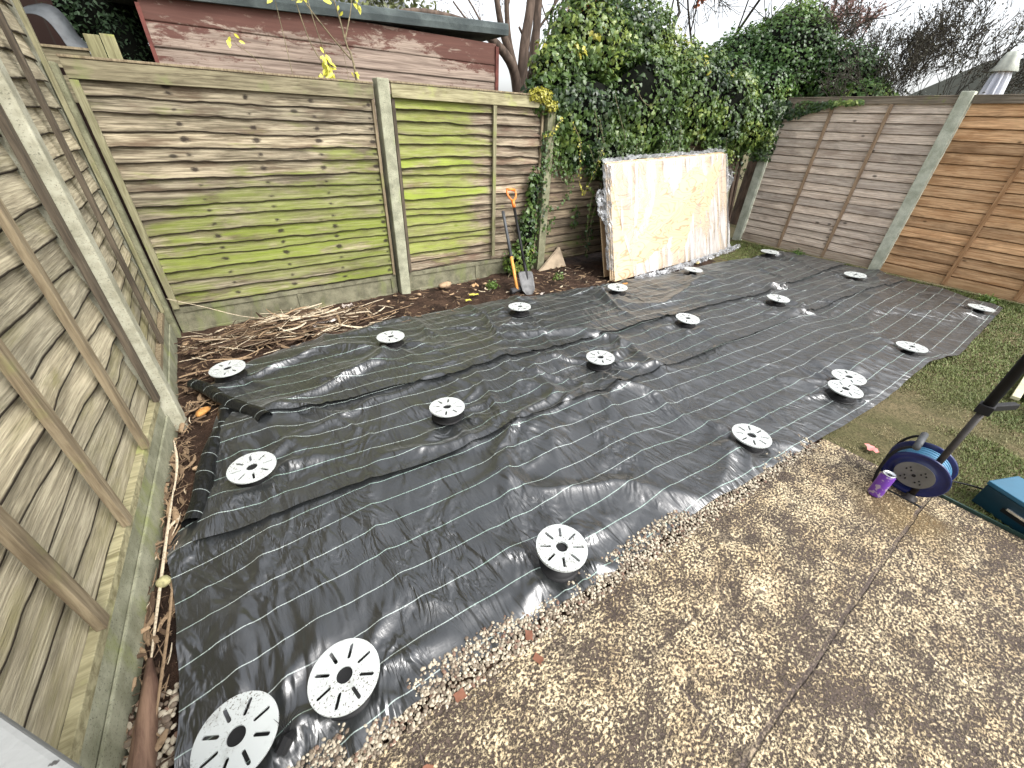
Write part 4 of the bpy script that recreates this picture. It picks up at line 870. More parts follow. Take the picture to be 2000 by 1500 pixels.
for i in range(nx):
    x = .34+3.28*i/(nx-1); z = 2.23+.042*(x-.34); w = .006*math.sin(x*5)+.004*math.sin(x*13)
    V += [(x, .40+w, z), (x, .392+w, z+.045), (x, .40+w*.5, z+.088), (x, .43, z+.100), (x, 2.4, z+.02), (x, 2.4, z-.02), (x, .42, z)]
F = [(i*7+k, (i+1)*7+k, (i+1)*7+(k+1) % 7, i*7+(k+1) % 7) for i in range(nx-1) for k in range(7)]+[tuple(range(6, -1, -1)), tuple((nx-1)*7+k for k in range(7))]
mesh("felt_roof", V, [f[::-1] for f in F], M_FELT, shed, False)

# sapling between fence and shed with yellow leaves
sp = empty("sapling", (1.9, .22, 0), "thin bare sapling with a few yellow leaves in front of the red shed", "tree")
m = MB(); 
for P_, r0 in [([(1.90, .22, 0), (1.9, .22, 1.8), (1.86, .24, 2.1), (1.83, .25, 2.3), (1.78, .3, 2.55)], .010), ([(1.85, .24, 2.12), (1.93, .25, 2.3), (2.0, .28, 2.5)], .006), ([(1.88, .23, 2.0), (1.72, .2, 2.15), (1.55, .2, 2.35), (1.45, .2, 2.5)], .006),
                ([(1.68, .22, 1.3), (1.66, .22, 1.85), (1.56, .22, 2.1), (1.50, .22, 2.4)], .006), ([(1.70, .24, 1.3), (1.70, .22, 1.83), (1.62, .2, 2.2), (1.58, .2, 2.5)], .005), ([(1.37, .2, 1.3), (1.38, .2, 1.85), (1.36, .2, 2.4)], .004), ([(1.72, .2, 1.3), (1.82, .2, 1.83), (1.80, .2, 2.1)], .003), ([(1.2, .2, 1.3), (1.18, .2, 1.85), (1.02, .2, 2.02), (.98, .2, 2.05)], .0035)]:
    Q = cr(P_, 14); m.tube(Q, [r0*(1-.6*i/14) for i in range(14)], 6)
m.build("stem", M_STEM, sp, True)
P = []
for c, N, s in [((1.66, .2, 1.93), 26, .05), ((1.66, .2, 1.86), 20, .04), ((1.32, .2, 2.38), 6, .04), ((1.56, .2, 2.36), 8, .04), ((1.88, .2, 1.92), 4, .02), ((1.98, .2, 2.36), 5, .03), ((1.83, .2, 2.38), 5, .04)]:
    P.append(np.array(c)+np.random.default_rng(int(c[0]*100)).normal(0, 1, (N, 3))*np.array([s*.5, .02, s]))
P.append(np.array([(1.0, .18, 2.05), (.98, .18, 2.03), (1.05, .18, 2.03), (1.03, .18, 2.07)]))
P = np.vstack(P); V, F, C = leaves(P, np.tile([0, -1, .2], (len(P), 1)), .062, 'oval', 81, .8, .6); C[:, 1] *= .8; mesh("leaves", V, F, L_YELL, sp, False, {"sl": ('FLOAT_COLOR', C)})

# ------------------------------------------------------------------ bare trees and bushes behind
def tree(name, label, base, trunk_dir, L0, r0, levels, spread, seed, mat, gravity=0., leafm=None, leafden=0, lsize=.05, minr=.0022, split=(2, 4), cat="tree", bias=None, group=None):
    r = random.Random(seed); t = empty(name, (base[0], base[1], 0), label, cat, group); tr = MB(); br = MB(); tips = []
    def grow(p, d, L, rd, lev):
        nseg = 5; pts = [p]; dd = d.copy()
        for i in range(nseg):
            dd = (dd+Vector((r.gauss(0, .12), r.gauss(0, .12), r.gauss(0, .10)+gravity))).normalized()
            if bias: dd = (dd+Vector(bias)*.06).normalized()
            pts.append(pts[-1]+dd*(L/nseg))
        r1 = max(rd*.6, minr); (tr if lev == 0 else br).tube(pts, [rd+(r1-rd)*i/nseg for i in range(nseg+1)], 8 if lev < 2 else 4, False)
        if lev >= levels-2: tips.extend(pts[1:])
        if lev < levels:
            for k in range(r.randint(*split)):
                i = r.randint(2, nseg); a = r.uniform(0, 6.28); o = dd.orthogonal().normalized(); o2 = dd.cross(o)
                nd = (dd+(o*math.cos(a)+o2*math.sin(a))*spread*r.uniform(.5, 1.2)).normalized(); grow(pts[i], nd, L*r.uniform(.6, .85), max(r1*r.uniform(.55, .8), minr), lev+1)
    grow(Vector(base), Vector(trunk_dir).normalized(), L0, r0, 0)
    tr.build("trunk", mat, t, True)
    if br.v: br.build("branches", mat, t, True)
    if leafm and leafden:
        P = np.array([q[:] for q in tips]); rr = np.random.default_rng(seed); P = P[rr.integers(0, len(P), int(len(P)*leafden))]+rr.normal(0, .02, (int(len(P)*leafden), 3))
        V, F, C = leaves(P, rr.normal(0, 1, (len(P), 3)), lsize, 'oval', seed, 1.2, .3); mesh("leaves", V, F, leafm, t, False, {"sl": ('FLOAT_COLOR', C)})
    return t
tree("bare_tree", "bare brown tree with curving limbs between the shed and the ivy", (4.95, 2.0, 0), (-.02, 0, 1), 2.2, .13, 6, .9, 4, M_BARK, .0, split=(2, 3), leafm=L_TWIG, leafden=.25, lsize=.035)
tr2 = bpy.data.objects["bare_tree"]
m = MB()
for P_, ra in [([(4.95, 2., 1.6), (4.85, 1.95, 2.1), (4.62, 1.9, 2.4), (4.1, 1.9, 2.65), (3.4, 2.0, 2.72), (2.9, 2., 2.62)], (.09, .02)), ([(4.95, 2., 1.8), (4.8, 2., 2.35), (4.6, 2., 2.7), (4.45, 2., 3.2)], (.08, .03)),
               ([(4.98, 2., 1.8), (5.0, 2., 2.5), (5.08, 2., 3.0), (5.1, 2., 3.6)], (.09, .05)), ([(5.0, 2., 2.0), (4.8, 2.1, 2.6), (4.72, 2.1, 3.2)], (.05, .03)), ([(5.3, 2.2, 0), (5.35, 2.2, 2.2), (5.38, 2.2, 3.5)], (.075, .055)), ([(5.35, 2.2, 2.2), (5.1, 2.1, 2.6), (4.9, 2., 2.75)], (.03, .015)), ([(5.35, 2.2, 2.3), (5.7, 2.1, 2.7), (5.95, 2., 3.3)], (.04, .02))]:
    Q = cr(P_, 20); m.tube(Q, [ra[0]+(ra[1]-ra[0])*i/19 for i in range(20)], 9)
m.build("main_limbs", M_BARK, tr2, True)
tree("bare_tree", "bare twiggy tree above the ivy with drooping fine branches", (9.8, 4.3, 0), (-.1, 0, 1), 3.0, .14, 6, .95, 14, M_TWIG, .0, split=(2, 4), minr=.006)
tree("orange_leaved_tree", "small tree with orange red leaves seen between ivy masses", (14.2, 5.2, 0), (0, 0, 1), 3.2, .12, 5, .8, 15, M_TWIG, .02, L_ORNG, 9, .16)
for k, (b, d, sd_, lab) in enumerate([((9.9, -1.0, .6), (0, -.12, 1), 21, "dark twiggy shrub right behind the grey panel"), ((10.1, -1.35, .6), (.0, -.35, 1), 22, "twiggy shrub leaning right over the fence"), ((9.9, -.75, .8), (0, .1, 1), 23, "upright twiggy shrub at the edge of the ivy dome"), ((10.2, -1.2, .7), (.0, -.6, .9), 24, "shrub with long thin shoots arching towards the parasol")]):
    tree("twiggy_shrub", lab, b, d, 1.15, .030, 5, .55, sd_, M_TWIG, .03, L_TWIG, .9, .035, minr=.0032, split=(3, 4), cat="shrub", group="leafless shrubs behind the right fence")
plant("hedge_bush", "dense dull green bush low behind the grey right panel", "shrub", [((10.3, -1.3, 1.9), (.6, .75, .42)), ((10.2, -.8, 2.1), (.5, .5, .3))], 380, .05, leafmat("dull_leaf", (.03, .035, .02), (.06, .07, .035), (.11, .11, .06), (.12, .1, .06)), 75, 'oval', .75, .4)
tree("reddish_bush", "pinkish brown twiggy bush beyond the ivy dome", (14.5, 1.6, .5), (0, -.1, 1), 1.9, .06, 5, .7, 31, flat("pink_twig", (.16, .10, .085), .85, .2), .02, leafmat("pink_leaf_far", (.22, .12, .10), (.30, .18, .15), (.42, .28, .24), (.45, .2, .2)), 2.5, .07, minr=.006, cat="shrub")
plant("leafy_shrub", "yellow green autumn shrub behind the middle of the shed roof", "shrub", [((3.1, 2.9, 2.70), (.75, .4, .36)), ((2.5, 2.9, 2.62), (.42, .3, .26)), ((3.9, 3.1, 2.72), (.5, .35, .34)), ((3.3, 3.1, 3.05), (.7, .4, .3))], 300, .075, L_YG, 77, 'oval', .0, .9, 1.2, .5)
plant("leafy_shrub", "shadowed green shrub behind the left part of the shed roof", "shrub", [((1.55, 2.9, 2.75), (.55, .3, .25))], 500, .07, L_CON, 78, 'oval', .7, .5, 1.2, .5)
plant("conifer", "dark green conifer left of the shed behind the corner", "tree", [((.28, 1.05, 2.20), (.34, .3, .30)), ((.0, 1.5, 2.35), (.42, .3, .30)), ((.36, .85, 1.95), (.17, .2, .22)), ((.42, 1.3, 2.5), (.4, .3, .4)), ((.32, 1.0, 1.6), (.3, .3, .5))], 2600, .035, L_CON, 79, 'oval', .88, .3, 1.3, .25)
m = MB(); m.tube([(.3, 1.1, 0), (.3, 1.1, 2.1)], .06, 8); m.build("trunk", M_BARK, bpy.data.objects["conifer"])

# neighbour's things left of the shed
nf = empty("neighbour_fence", (.0, .3, 0), "short bit of weathered neighbour fence with two greenish boards behind the corner", "fence")
m = MB(); m.box((-.4, .28, 1.79), (.16, .31, 1.89)); m.box((-.4, .27, 1.60), (.16, .30, 1.75)); m.build("rail", M_RAIL, nf, bevel=.003)
m = MB(); m.box((.165, .255, 0), (.245, .285, 1.98)); m.box((.25, .25, 0), (.325, .28, 1.99)); m.build("upright_board", M_POSTWOOD, nf, bevel=.003)
m = MB(); m.box((-.4, .265, 1.892), (.17, .325, 1.905)); m.build("capping", M_BATTEN, nf)
m = MB(); m.box((-1.6, .9, 0), (.02, 1.0, 2.5)); 
bw = NT("dark_brick", .9, .2); tb = bw.t.nodes.new("ShaderNodeTexBrick"); bw.t.links.new(bw.vmul(bw.geo(), (1, 1, 1)), tb.inputs[0]); tb.inputs["Scale"].default_value = 4.; tb.inputs["Color1"].default_value = (.022, .010, .008, 1); tb.inputs["Color2"].default_value = (.016, .008, .006, 1); tb.inputs["Mortar"].default_value = (.02, .015, .012, 1)
bw.set("Base Color", tb.outputs[0])
t = empty("outbuilding", (-.8, .9, 0), "dark red brick outbuilding just visible above the left corner", "building"); m.build("brick_wall", bw.m, t)
m = MB(); m.frame((-.9, .95, 2.48), (1, 0, 0), (0, 1, 0), (0, 0, 1), (-.9, -.16, .02), (1.0, .6, .09)); m.build("roof_edge", flat("soffit_board", (.22, .17, .15), .8, .3), t)
Q = cr([(-.13, .62, 2.10), (-.04, .58, 2.115), (.02, .55, 2.09), (.055, .52, 2.02), (.075, .50, 1.95), (.11, .47, 1.90)], 24); V = []
for q in Q: V += [(q[0]+.045, q[1]+.06, q[2]+.035), (q[0]+.01, q[1]+.02, q[2]+.01), (q[0]-.03, q[1]-.03, q[2]-.035), (q[0]-.034, q[1]-.03, q[2]-.038), (q[0]+.041, q[1]+.06, q[2]+.031)]
F = [(i*5+k, i*5+(k+1) % 5, (i+1)*5+(k+1) % 5, (i+1)*5+k) for i in range(23) for k in range(5)]+[tuple(range(5)), tuple(115+k for k in range(4, -1, -1))]
tag(mesh("bent_flashing", V, F, flat("grey_felt_strip", (.05, .056, .06), .6, .5, var=.4, nscale=25), None, True), "grey curled strip of roofing felt hanging over the neighbour fence", "roofing felt")

# houses
M_TILE = None
n = NT("roof_tile", .85, .3); p = n.geo(); w_ = n.t.nodes.new("ShaderNodeTexWave"); n.t.links.new(n.vmul(p, (0, 0, 1)), w_.inputs[0]); w_.bands_direction = 'Z'; w_.inputs["Scale"].default_value = 5.; w_.inputs["Distortion"].default_value = .3
n.set("Base Color", n.mix(n.ramp(n.noise(p, 6., 4), .3, .7), (.085, .055, .045), (.15, .10, .085))); n.bump(w_.outputs[1], .8, .03); M_TILE = n.m
M_CREAMW = flat("cream_render", (.62, .58, .47), .85, .3); M_GTILE = flat("grey_tile", (.10, .105, .11), .7, .3, nscale=20)
def house(name, label, x0, x1, y0, y1, zw, zr, axis, wallm, roofm, chim=None, hip=0.):
    t = empty(name, ((x0+x1)/2, (y0+y1)/2, 0), label, "house"); m = MB(); m.box((x0, y0, -.05), (x1, y1, zw)); wl = m.build("wall", wallm, t)
    o = .25; X0, X1, Y0, Y1 = x0-o, x1+o, y0-o, y1+o; zb = zw-.05
    if axis == 'x': ym = (Y0+Y1)/2; V = [(X0, Y0, zb), (X1, Y0, zb), (X1, Y1, zb), (X0, Y1, zb), (X0+hip, ym, zr), (X1-hip, ym, zr)]; F = [(0, 1, 5, 4), (2, 3, 4, 5), (1, 2, 5), (3, 0, 4), (3, 2, 1, 0)]
    else: xm = (X0+X1)/2; V = [(X0, Y0, zb), (X1, Y0, zb), (X1, Y1, zb), (X0, Y1, zb), (xm, Y0+hip, zr), (xm, Y1-hip, zr)]; F = [(0, 1, 4), (1, 2, 5, 4), (2, 3, 5), (3, 0, 4, 5), (3, 2, 1, 0)]
    rf = mesh("roof", V, F, roofm, t)
    if chim:
        m = MB(); m.box((chim[0]-.3, chim[1]-.3, chim[2]), (chim[0]+.3, chim[1]+.3, chim[3])); c = m.build("chimney", M_CREAMW, rf, bevel=.02)
        m = MB(); m.box((chim[0]-.38, chim[1]-.38, chim[3]+.002), (chim[0]+.38, chim[1]+.38, chim[3]+.10)); m.build("chimney_cap", M_BARK, rf)
    m = MB(); m.box((x0-.02, y0+.6, .9), (x0-.002, y0+1.6, 2.0)); m.build("window", M_GTILE, t)
    return t
house("house", "far house with brown tiled roof and cream chimney at the right edge", 18, 25, -9.5, -1.9, 2.4, 4.4, 'y', M_CREAMW, M_TILE, (21.0, -3.1, 3.3, 4.25), 2.2)
house("house", "distant house with dark green grey hipped roof behind the shrubs", 23, 30, -2.2, 3.5, 2.3, 4.3, 'y', M_CREAMW, flat("mossy_roof", (.035, .038, .03), .9, .2), None, 2.4)
house("house", "grey roofed house with white fascia behind the shed", 1.0, 5.6, 7.2, 12, 3.30, 4.8, 'x', flat("white_render", (.75, .74, .70), .8, .3), M_GTILE)

# closed parasol beyond the right fence
par = empty("parasol", (9.5, -2.44, 0), "closed pale grey parasol standing beyond the right fence", "parasol")
n = NT("parasol_fabric", .8, .3); uvp = n.sep(n.geo()); n.set("Base Color", n.mix(n.ramp(n.noise(n.geo(), 5., 3), .35, .7), (.50, .53, .60), (.66, .67, .70))); M_PAR = n.m
def pleat(cx, cy, prof, n_, mat, name, parent, amp, npl=9):
    V = []; 
    for (r_, z, dx) in prof:
        for k in range(n_):
            a = 2*math.pi*k/n_; rr = r_*(1+amp*math.cos(npl*a)+.05*math.sin(3*a+z*5)); V.append((cx+dx+rr*math.cos(a), cy+rr*math.sin(a), z))
    F = [(i*n_+k, i*n_+(k+1) % n_, (i+1)*n_+(k+1) % n_, (i+1)*n_+k) for i in range(len(prof)-1) for k in range(n_)]+[tuple((len(prof)-1)*n_+k for k in range(n_))]
    return mesh(name, V, F, mat, parent, True)
pleat(9.5, -2.44, [(.115, .9, 0), (.125, 1.3, 0), (.12, 1.7, 0), (.105, 2.1, 0), (.085, 2.35, 0), (.06, 2.46, 0), (.02, 2.56, 0)], 72, M_PAR, "folded_canopy", par, .24)
pleat(9.5, -2.44, [(.125, 2.405, 0), (.128, 2.42, 0), (.10, 2.49, 0), (.082, 2.56, 0), (.062, 2.605, 0), (.01, 2.62, 0)], 72, flat("parasol_cap", (.40, .42, .37), .8, .3), "vent_cap", par, .07, 5)
m = MB(); m.tube([(9.5, -2.44, 0), (9.5, -2.44, 2.5)], .018, 10); m.build("pole", M_BLK, par)

# old timbers in the far corner
M_OT = M_OLDTIMBER
for k, (xa, ya, xb, yb, w, z1, lab) in enumerate([(7.78, -.38, 7.85, -.10, .07, 1.7, "dark old timber leaning in the corner next to the far concrete post"), (7.62, -.34, 7.72, -.06, .09, 1.65, "middle dark timber in the corner behind the plastic wrap"), (7.42, -.32, 7.56, -.06, .05, 1.6, "thin weathered timber nearest the plywood"), (7.93, -.34, 7.98, -.1, .05, 1.75, "dark strip of timber against the far corner post")]):
    m = MB(); a = Vector((xa, ya, 0)); b = Vector((xb, yb, z1)); d = (b-a).normalized(); sd2 = Vector((1, 0, 0)); nn = d.cross(sd2).normalized()
    m.frame(a, sd2, nn, d, (-w/2, -.015, 0), (w/2, .015, (b-a).length)); tag(m.build("old_timber", M_OT, None, bevel=.003), lab, "timber", "old timbers standing in the far corner")

# ------------------------------------------------------------------ plywood with plastic film
n = NT("plywood", .55, .35); p = n.geo(); uv = n.sep(n.attr("uvm"))
g = n.noise(n.comb(n.mth('MULTIPLY', uv[0], 1.2), n.mth('MULTIPLY', uv[1], 3.), 0.), 1.3, 2, .45, 1.2)
band = n.mth('ABSOLUTE', n.mth('SUBTRACT', n.mth('FRACT', n.mth('MULTIPLY', g, 11.)), .5))
col = n.mix(n.ramp(band, .02, .17, .8, 0), (.50, .39, .255), (.29, .17, .09)); col = n.mix(n.ramp(g, .4, .7, 0, .5), col, (.50, .375, .225))
kn = n.vor(n.comb(n.mth('MULTIPLY', uv[0], 3.4), n.mth('MULTIPLY', uv[1], 4.2), 0.), 1.); col = n.mix(n.ramp(kn, .06, .13, .85, 0), col, (.45, .22, .11)); n.set("Base Color", col); M_PLY = n.m
n = NT("ply_edge", .8, .2); s_ = n.sep(n.geo()); n.set("Base Color", n.mix(n.ramp(n.noise(n.geo(), 60., 2), .4, .6), (.52, .40, .26), (.40, .28, .16))); M_PLYE = n.m
def sheet_quad(BL, BR, TR, TL, th, name, label, mats=(M_PLY, M_PLYE), div=1, group=None):
    BL, BR, TR, TL = map(Vector, (BL, BR, TR, TL)); nrm = (BR-BL).cross(TL-BL).normalized(); 
    if nrm.y > 0: nrm = -nrm
    f = [BL, BR, TR, TL]; bk = [q-nrm*th for q in f]; V = [q[:] for q in f+bk]; F = [(0, 1, 2, 3), (7, 6, 5, 4), (4, 5, 1, 0), (5, 6, 2, 1), (6, 7, 3, 2), (7, 4, 0, 3)]
    L = (BR-BL).length; H = (TL-BL).length; UV = [(0, 0, 0), (L, 0, 0), (L, H, 0), (0, H, 0)]*2
    t = empty(name, BL[:], label, "plywood sheet", group); o = mesh("face", V, F[:1], mats[0], t, False, {"uvm": ('FLOAT_VECTOR', UV)}); mesh("core", V, F[1:], mats[1], t); return t, nrm
BL, BR, TR, TL = (4.36, -.99, .01), (7.22, -.80, .01), (7.05, -.40, 1.34), (4.56, -.42, 1.23)
pl, NRM = sheet_quad(BL, BR, TR, TL, .018, "plywood_sheet", "front pale plywood sheet under clear plastic film", group="plywood sheets leaning on the back fence")
off_ = Vector((.03, .045, 0)); 
for k, (dx, dy, dz, lab) in enumerate([(-.012, .024, .012, "second plywood sheet of the stack, its top edge just above the front one"), (-.024, .048, .024, "third plywood sheet at the back of the stack"), (-.10, .26, -.36, "lower brown board just showing behind the left end of the plywood")]):
    q = [Vector(c)+Vector((dx, dy, 0)) for c in (BL, BR, TR, TL)]; q[2].z += dz; q[3].z += dz
    if k == 2: q[1].x = 5.2; q[2].x = 5.3; q[2].z = .9; q[3].z = .9; q[3].x = 4.40; q[0].x = 4.38; q[3].x = 4.52; q[3].y = -.40; q[2].y = q[3].y; q[0].y = -.80; q[1].y = -.80; q[3].z = .8
    sheet_quad(*[tuple(c) for c in q], .018, "plywood_sheet", lab, (M_PLY, M_PLYE) if k < 2 else (flat("brown_ply", (.34, .22, .12), .7, .3, nscale=5), M_PLYE), group="plywood sheets leaning on the back fence")
# film
n = NT("plastic_film", .16, .6); p = n.geo()
n.set("Base Color", (.58, .575, .57))
streak = n.noise(n.comb(n.mth('MULTIPLY', n.sep(n.attr("uvm"))[0], 7.), n.mth('MULTIPLY', n.sep(n.attr("uvm"))[1], 1.1), 0.), 1, 4, .55, .8)
lw = n.t.nodes.new("ShaderNodeLayerWeight"); lw.inputs[0].default_value = .5
alpha = n.mth('ADD', n.ramp(streak, .42, .64, .14, .66), n.mth('MULTIPLY', lw.outputs[0], .22), clamp=True)
n.set("Alpha", alpha); n.bump(n.noise(p, 14., 4, .6, 1.), .4, .02); M_FILM = n.m
film = empty("plastic_film", (4.6, -1.05, 0), "crumpled clear plastic film draped over the plywood stack", "plastic film")
nu, nv = 150, 90; V = []; UV = []
bl, br, tr_, tl = map(np.array, (BL, BR, TR, TL)); nr = np.array(NRM)
U_, W_ = np.meshgrid(np.linspace(0, 1, nu), np.linspace(0, 1, nv))
for (u_, w_) in zip(U_.ravel(), W_.ravel()):
    s0 = .13*max(0, (1-w_))**1.3*(1-.0)  # film leaves the lower left corner of the sheet bare
    uu = s0+(1.012-s0)*u_; 
    if w_ > .35: uu = s0-.01*(w_-.35)+(1.012-s0)*u_
    q = (bl*(1-uu)+br*uu)*(1-w_)+(tl*(1-uu)+tr_*uu)*w_
    dg = uu*5.2-w_*1.6
    rip = .014*abs(math.sin(dg*2.6+1.5*vnoise(uu*3, w_*2, 5)))**4+.010*vnoise(uu*18-w_*5, w_*4, 6)+.006*vnoise(uu*40, w_*30, 7)
    q = q+nr*(.006+rip); q[2] = max(q[2], .02)
    V.append(q); UV.append((uu*2.8, w_*1.3, 0))
F = [(j*nu+i, j*nu+i+1, (j+1)*nu+i+1, (j+1)*nu+i) for j in range(nv-1) for i in range(nu-1)]
mesh("front_drape", V, F, M_FILM, film, True, {"uvm": ('FLOAT_VECTOR', UV)})
def crump(name, fn, nu, nv, seed, amp, mat=None):
    r = np.random.default_rng(seed); V = []; UV = []
    for j in range(nv):
        for i in range(nu):
            q = np.array(fn(i/(nu-1), j/(nv-1)), float)+r.normal(0, amp, 3); q[2] = max(q[2], .012); V.append(q); UV.append((i/(nu-1)*.9, j/(nv-1)*.6, 0))
    F = [(j*nu+i, j*nu+i+1, (j+1)*nu+i+1, (j+1)*nu+i) for j in range(nv-1) for i in range(nu-1)]
    return mesh(name, V, F, mat or M_FILM2, film, False, {"uvm": ('FLOAT_VECTOR', UV)})
n = NT("gathered_film", .2, .7); n.set("Base Color", (.42, .43, .44)); lw = n.t.nodes.new("ShaderNodeLayerWeight"); lw.inputs[0].default_value = .4
n.set("Alpha", n.mth('ADD', n.ramp(n.noise(n.geo(), 12., 4), .35, .65, .22, .6), n.mth('MULTIPLY', lw.outputs[0], .3), clamp=True)); n.bump(n.noise(n.geo(), 40., 3), .3, .01); M_FILM2 = n.m
crump("bottom_gather", lambda u_, w_: (4.60+2.95*u_, -1.10+.31*u_**1.6-.05*w_+.12*(w_-.3), .055*math.sin(w_*3.1)+.01), 90, 8, 3, .013)
crump("left_gather", lambda u_, w_: (4.42-.06*math.sin(w_*3)+.07*u_, -.62+.2*w_-.05*u_, .62+.34*w_), 7, 14, 4, .016)
crump("left_wrap", lambda u_, w_: (4.36+.16*(w_*.9+.1)-.03*u_, -.99+.51*(w_*.9+.1)+.10*u_, 1.23*(w_*.9+.1)), 6, 26, 14, .006)
crump("right_gather", lambda u_, w_: (7.12+.26*u_*math.sin(w_*2.9), -.42-.05*u_, .78+.36*w_), 9, 12, 5, .020)
crump("lower_right_gather", lambda u_, w_: (7.15+.28*u_, -.82+.12*w_, .02+.12*w_*(1-u_)), 9, 9, 6, .016)
crump("top_gather", lambda u_, w_: (4.5+2.6*u_, -.38+.12*w_, 1.245+.11*u_+.035*math.sin(w_*3)+.02*vnoise(u_*9, 0, 3)), 60, 6, 7, .008)

# ------------------------------------------------------------------ tools
M_ORG = flat("orange_plastic", (.80, .20, .03), .4, .5, var=.15); M_STEEL = flat("dull_steel", (.13, .13, .13), .6, .4, .3, .4, 20); M_WOODH = flat("orange_shaft", (.75, .33, .08), .5, .4, var=.25); M_GREYG = flat("grey_grip", (.07, .075, .08), .5, .4)
sp = empty("spade", (3.19, -.78, 0), "spade with orange handle and black shaft leaning on the mossy panel", "spade")
A = Vector((3.19, -.79, .0)); B = Vector((3.335, -.15, .97)); ax = (B-A).normalized(); side = Vector((1, 0, 0)); side = (side-ax*side.dot(ax)).normalized(); fr_ = ax.cross(side)
def along(t_, s=0, f=0): return A+ax*t_+side*s+fr_*f
V = []; rows_ = [(-.02, .018), (.01, .055), (.05, .085), (.12, .094), (.20, .096), (.245, .095), (.258, .080)]
for (t_, w_) in rows_:
    for k in range(9): s_ = (k/4-1); V.append(along(t_, s_*w_, .018*s_*s_-.012)[:])
nf_ = len(V); V += [(Vector(v)+fr_*.004)[:] for v in V]
F = [(j*9+i, j*9+i+1, (j+1)*9+i+1, (j+1)*9+i) for j in range(6) for i in range(8)]; F += [tuple(nf_+q for q in f[::-1]) for f in F]
bd = [i for i in range(9)]+[j*9+8 for j in range(1, 7)]+[6*9+i for i in range(7, -1, -1)]+[j*9 for j in range(5, 0, -1)]; F += [(bd[k], bd[(k+1) % len(bd)], nf_+bd[(k+1) % len(bd)], nf_+bd[k]) for k in range(len(bd))]
mesh("blade", V, F, M_STEEL, sp, True)
m = MB(); m.tube([along(.12), along(.2), along(.30), along(.36)], [.008, .017, .020, .018], 12); m.build("socket", M_BLK, sp, True)
m = MB(); m.tube([along(.34), along(.6), along(.97)], .0155, 12); m.build("shaft", M_BLK, sp, True)
m = MB(); T = (B-A).length; m.tube([along(T-.19), along(T-.14), along(T-.11)], [.018, .019, .022], 12)
for s_ in (-1, 1): m.tube(cr([along(T-.115, s_*.008), along(T-.075, s_*.045), along(T-.03, s_*.058), along(T+.005, s_*.050)], 10), .011, 8)
m.tube([along(T+.005, -.055), along(T+.012, 0), along(T+.005, .055)], .014, 10); m.build("handle_grip", M_ORG, sp, True)
sl_ = empty("sledge_hammer", (3.06, -.70, 0), "sledge hammer with orange and grey handle, head down, left of the spade", "hammer")
A2 = Vector((3.08, -.70, .04)); B2 = Vector((3.22, -.17, .76))
m = MB(); m.tube([A2, A2.lerp(B2, .42)], .0165, 12); m.build("handle_shaft", M_WOODH, sl_, True)
m = MB(); m.tube([A2.lerp(B2, .42), A2.lerp(B2, .9), B2], [.0175, .0165, .019], 12); m.build("handle_sleeve", M_GREYG, sl_, True)
m = MB(); m.lathe((2.99, -.70, .036), (1, .12, 0), [(.026, 0), (.033, .008), (.034, .055), (.027, .066), (.027, .105), (.034, .116), (.033, .160), (.026, .168)], 8); m.build("hammer_head", flat("black_iron", (.03, .03, .033), .5, .5), sl_)

# ------------------------------------------------------------------ reel, can, box, pole, edging
M_BLUE = flat("blue_plastic", (.006, .014, .085), .28, .5, var=.3); M_CABLE = flat("light_blue_cable", (.055, .19, .32), .45, .5, var=.25); M_SOCK = flat("grey_socket_plate", (.15, .147, .13), .5, .4)
rc = Vector((3.10, -4.19, .155)); ux = Vector((.97, .05, .12)).normalized()
reel = empty("cable_reel", (rc.x, rc.y, 0), "blue extension cable reel with light blue cable at the patio corner", "cable reel")
m = MB(); m.lathe(rc, ux, [(.040, .0), (.085, .0), (.088, .010), (.118, .004), (.130, .0), (.134, .006), (.130, .012), (.06, .016)], 48, False, False); m.build("front_flange", M_BLUE, reel, True)
m = MB(); m.lathe(rc+ux*.115, ux, [(.05, .0), (.128, .004), (.134, .010), (.13, .016), (.05, .014)], 48); m.build("rear_flange", M_BLUE, reel, True)
m = MB(); m.lathe(rc, ux, [(.060, .012), (.060, .118)], 32); m.build("drum", M_BLUE, reel, True)
m = MB(); e1 = ux.orthogonal().normalized(); e2 = ux.cross(e1)
for lay, nn_ in ((.100, 9), (.110, 8)):
    for k in range(nn_):
        h_ = .022+k*.0102+(.005 if lay > .105 else 0); m.tube([rc+ux*h_+(e1*math.cos(a)+e2*math.sin(a))*(lay+.002*math.sin(k*3)) for a in np.linspace(0, 2*math.pi, 33)], .0052, 6, False)
m.build("wound_cable", M_CABLE, reel, True)
m = MB(); m.lathe(rc-ux*.004, ux, [(.078, .0), (.080, .008)], 40); sp_ = m.build("socket_plate", M_SOCK, reel)
m = MB()
vz = Vector((0, 0, 1)); vz = (vz-ux*vz.dot(ux)).normalized(); vy = vz.cross(ux)
for (a, b) in [(-.03, .03), (.03, .03), (-.03, -.03), (.03, -.03)]:
    for (c, d) in [(0, .010), (-.010, -.007), (.010, -.007)]: m.frame(rc-ux*.0065, vy, vz, ux, (a+c-.003, b+d-.004, 0), (a+c+.003, b+d+.004, .004))
m.lathe(rc-ux*.007, ux, [(.008, 0), (.008, .005)], 12); m.build("socket_hole", M_BLK, sp_)
m = MB(); 
for s_ in (-.012, .135):
    c = rc+ux*s_; m.tube(cr([(c.x, c.y+.11, .012), (c.x, c.y+.125, .10), (c.x, c.y+.12, .22), (c.x, c.y+.09, .285), (c.x, c.y-.02, .30) if False else (c.x, c.y+.06, .305)], 16), .007, 8)
    m.tube(cr([(c.x, c.y+.11, .012), (c.x, c.y+.0, .010), (c.x, c.y-.10, .012)], 10), .007, 8)
m.build("tube_frame", M_BLK, reel, True)
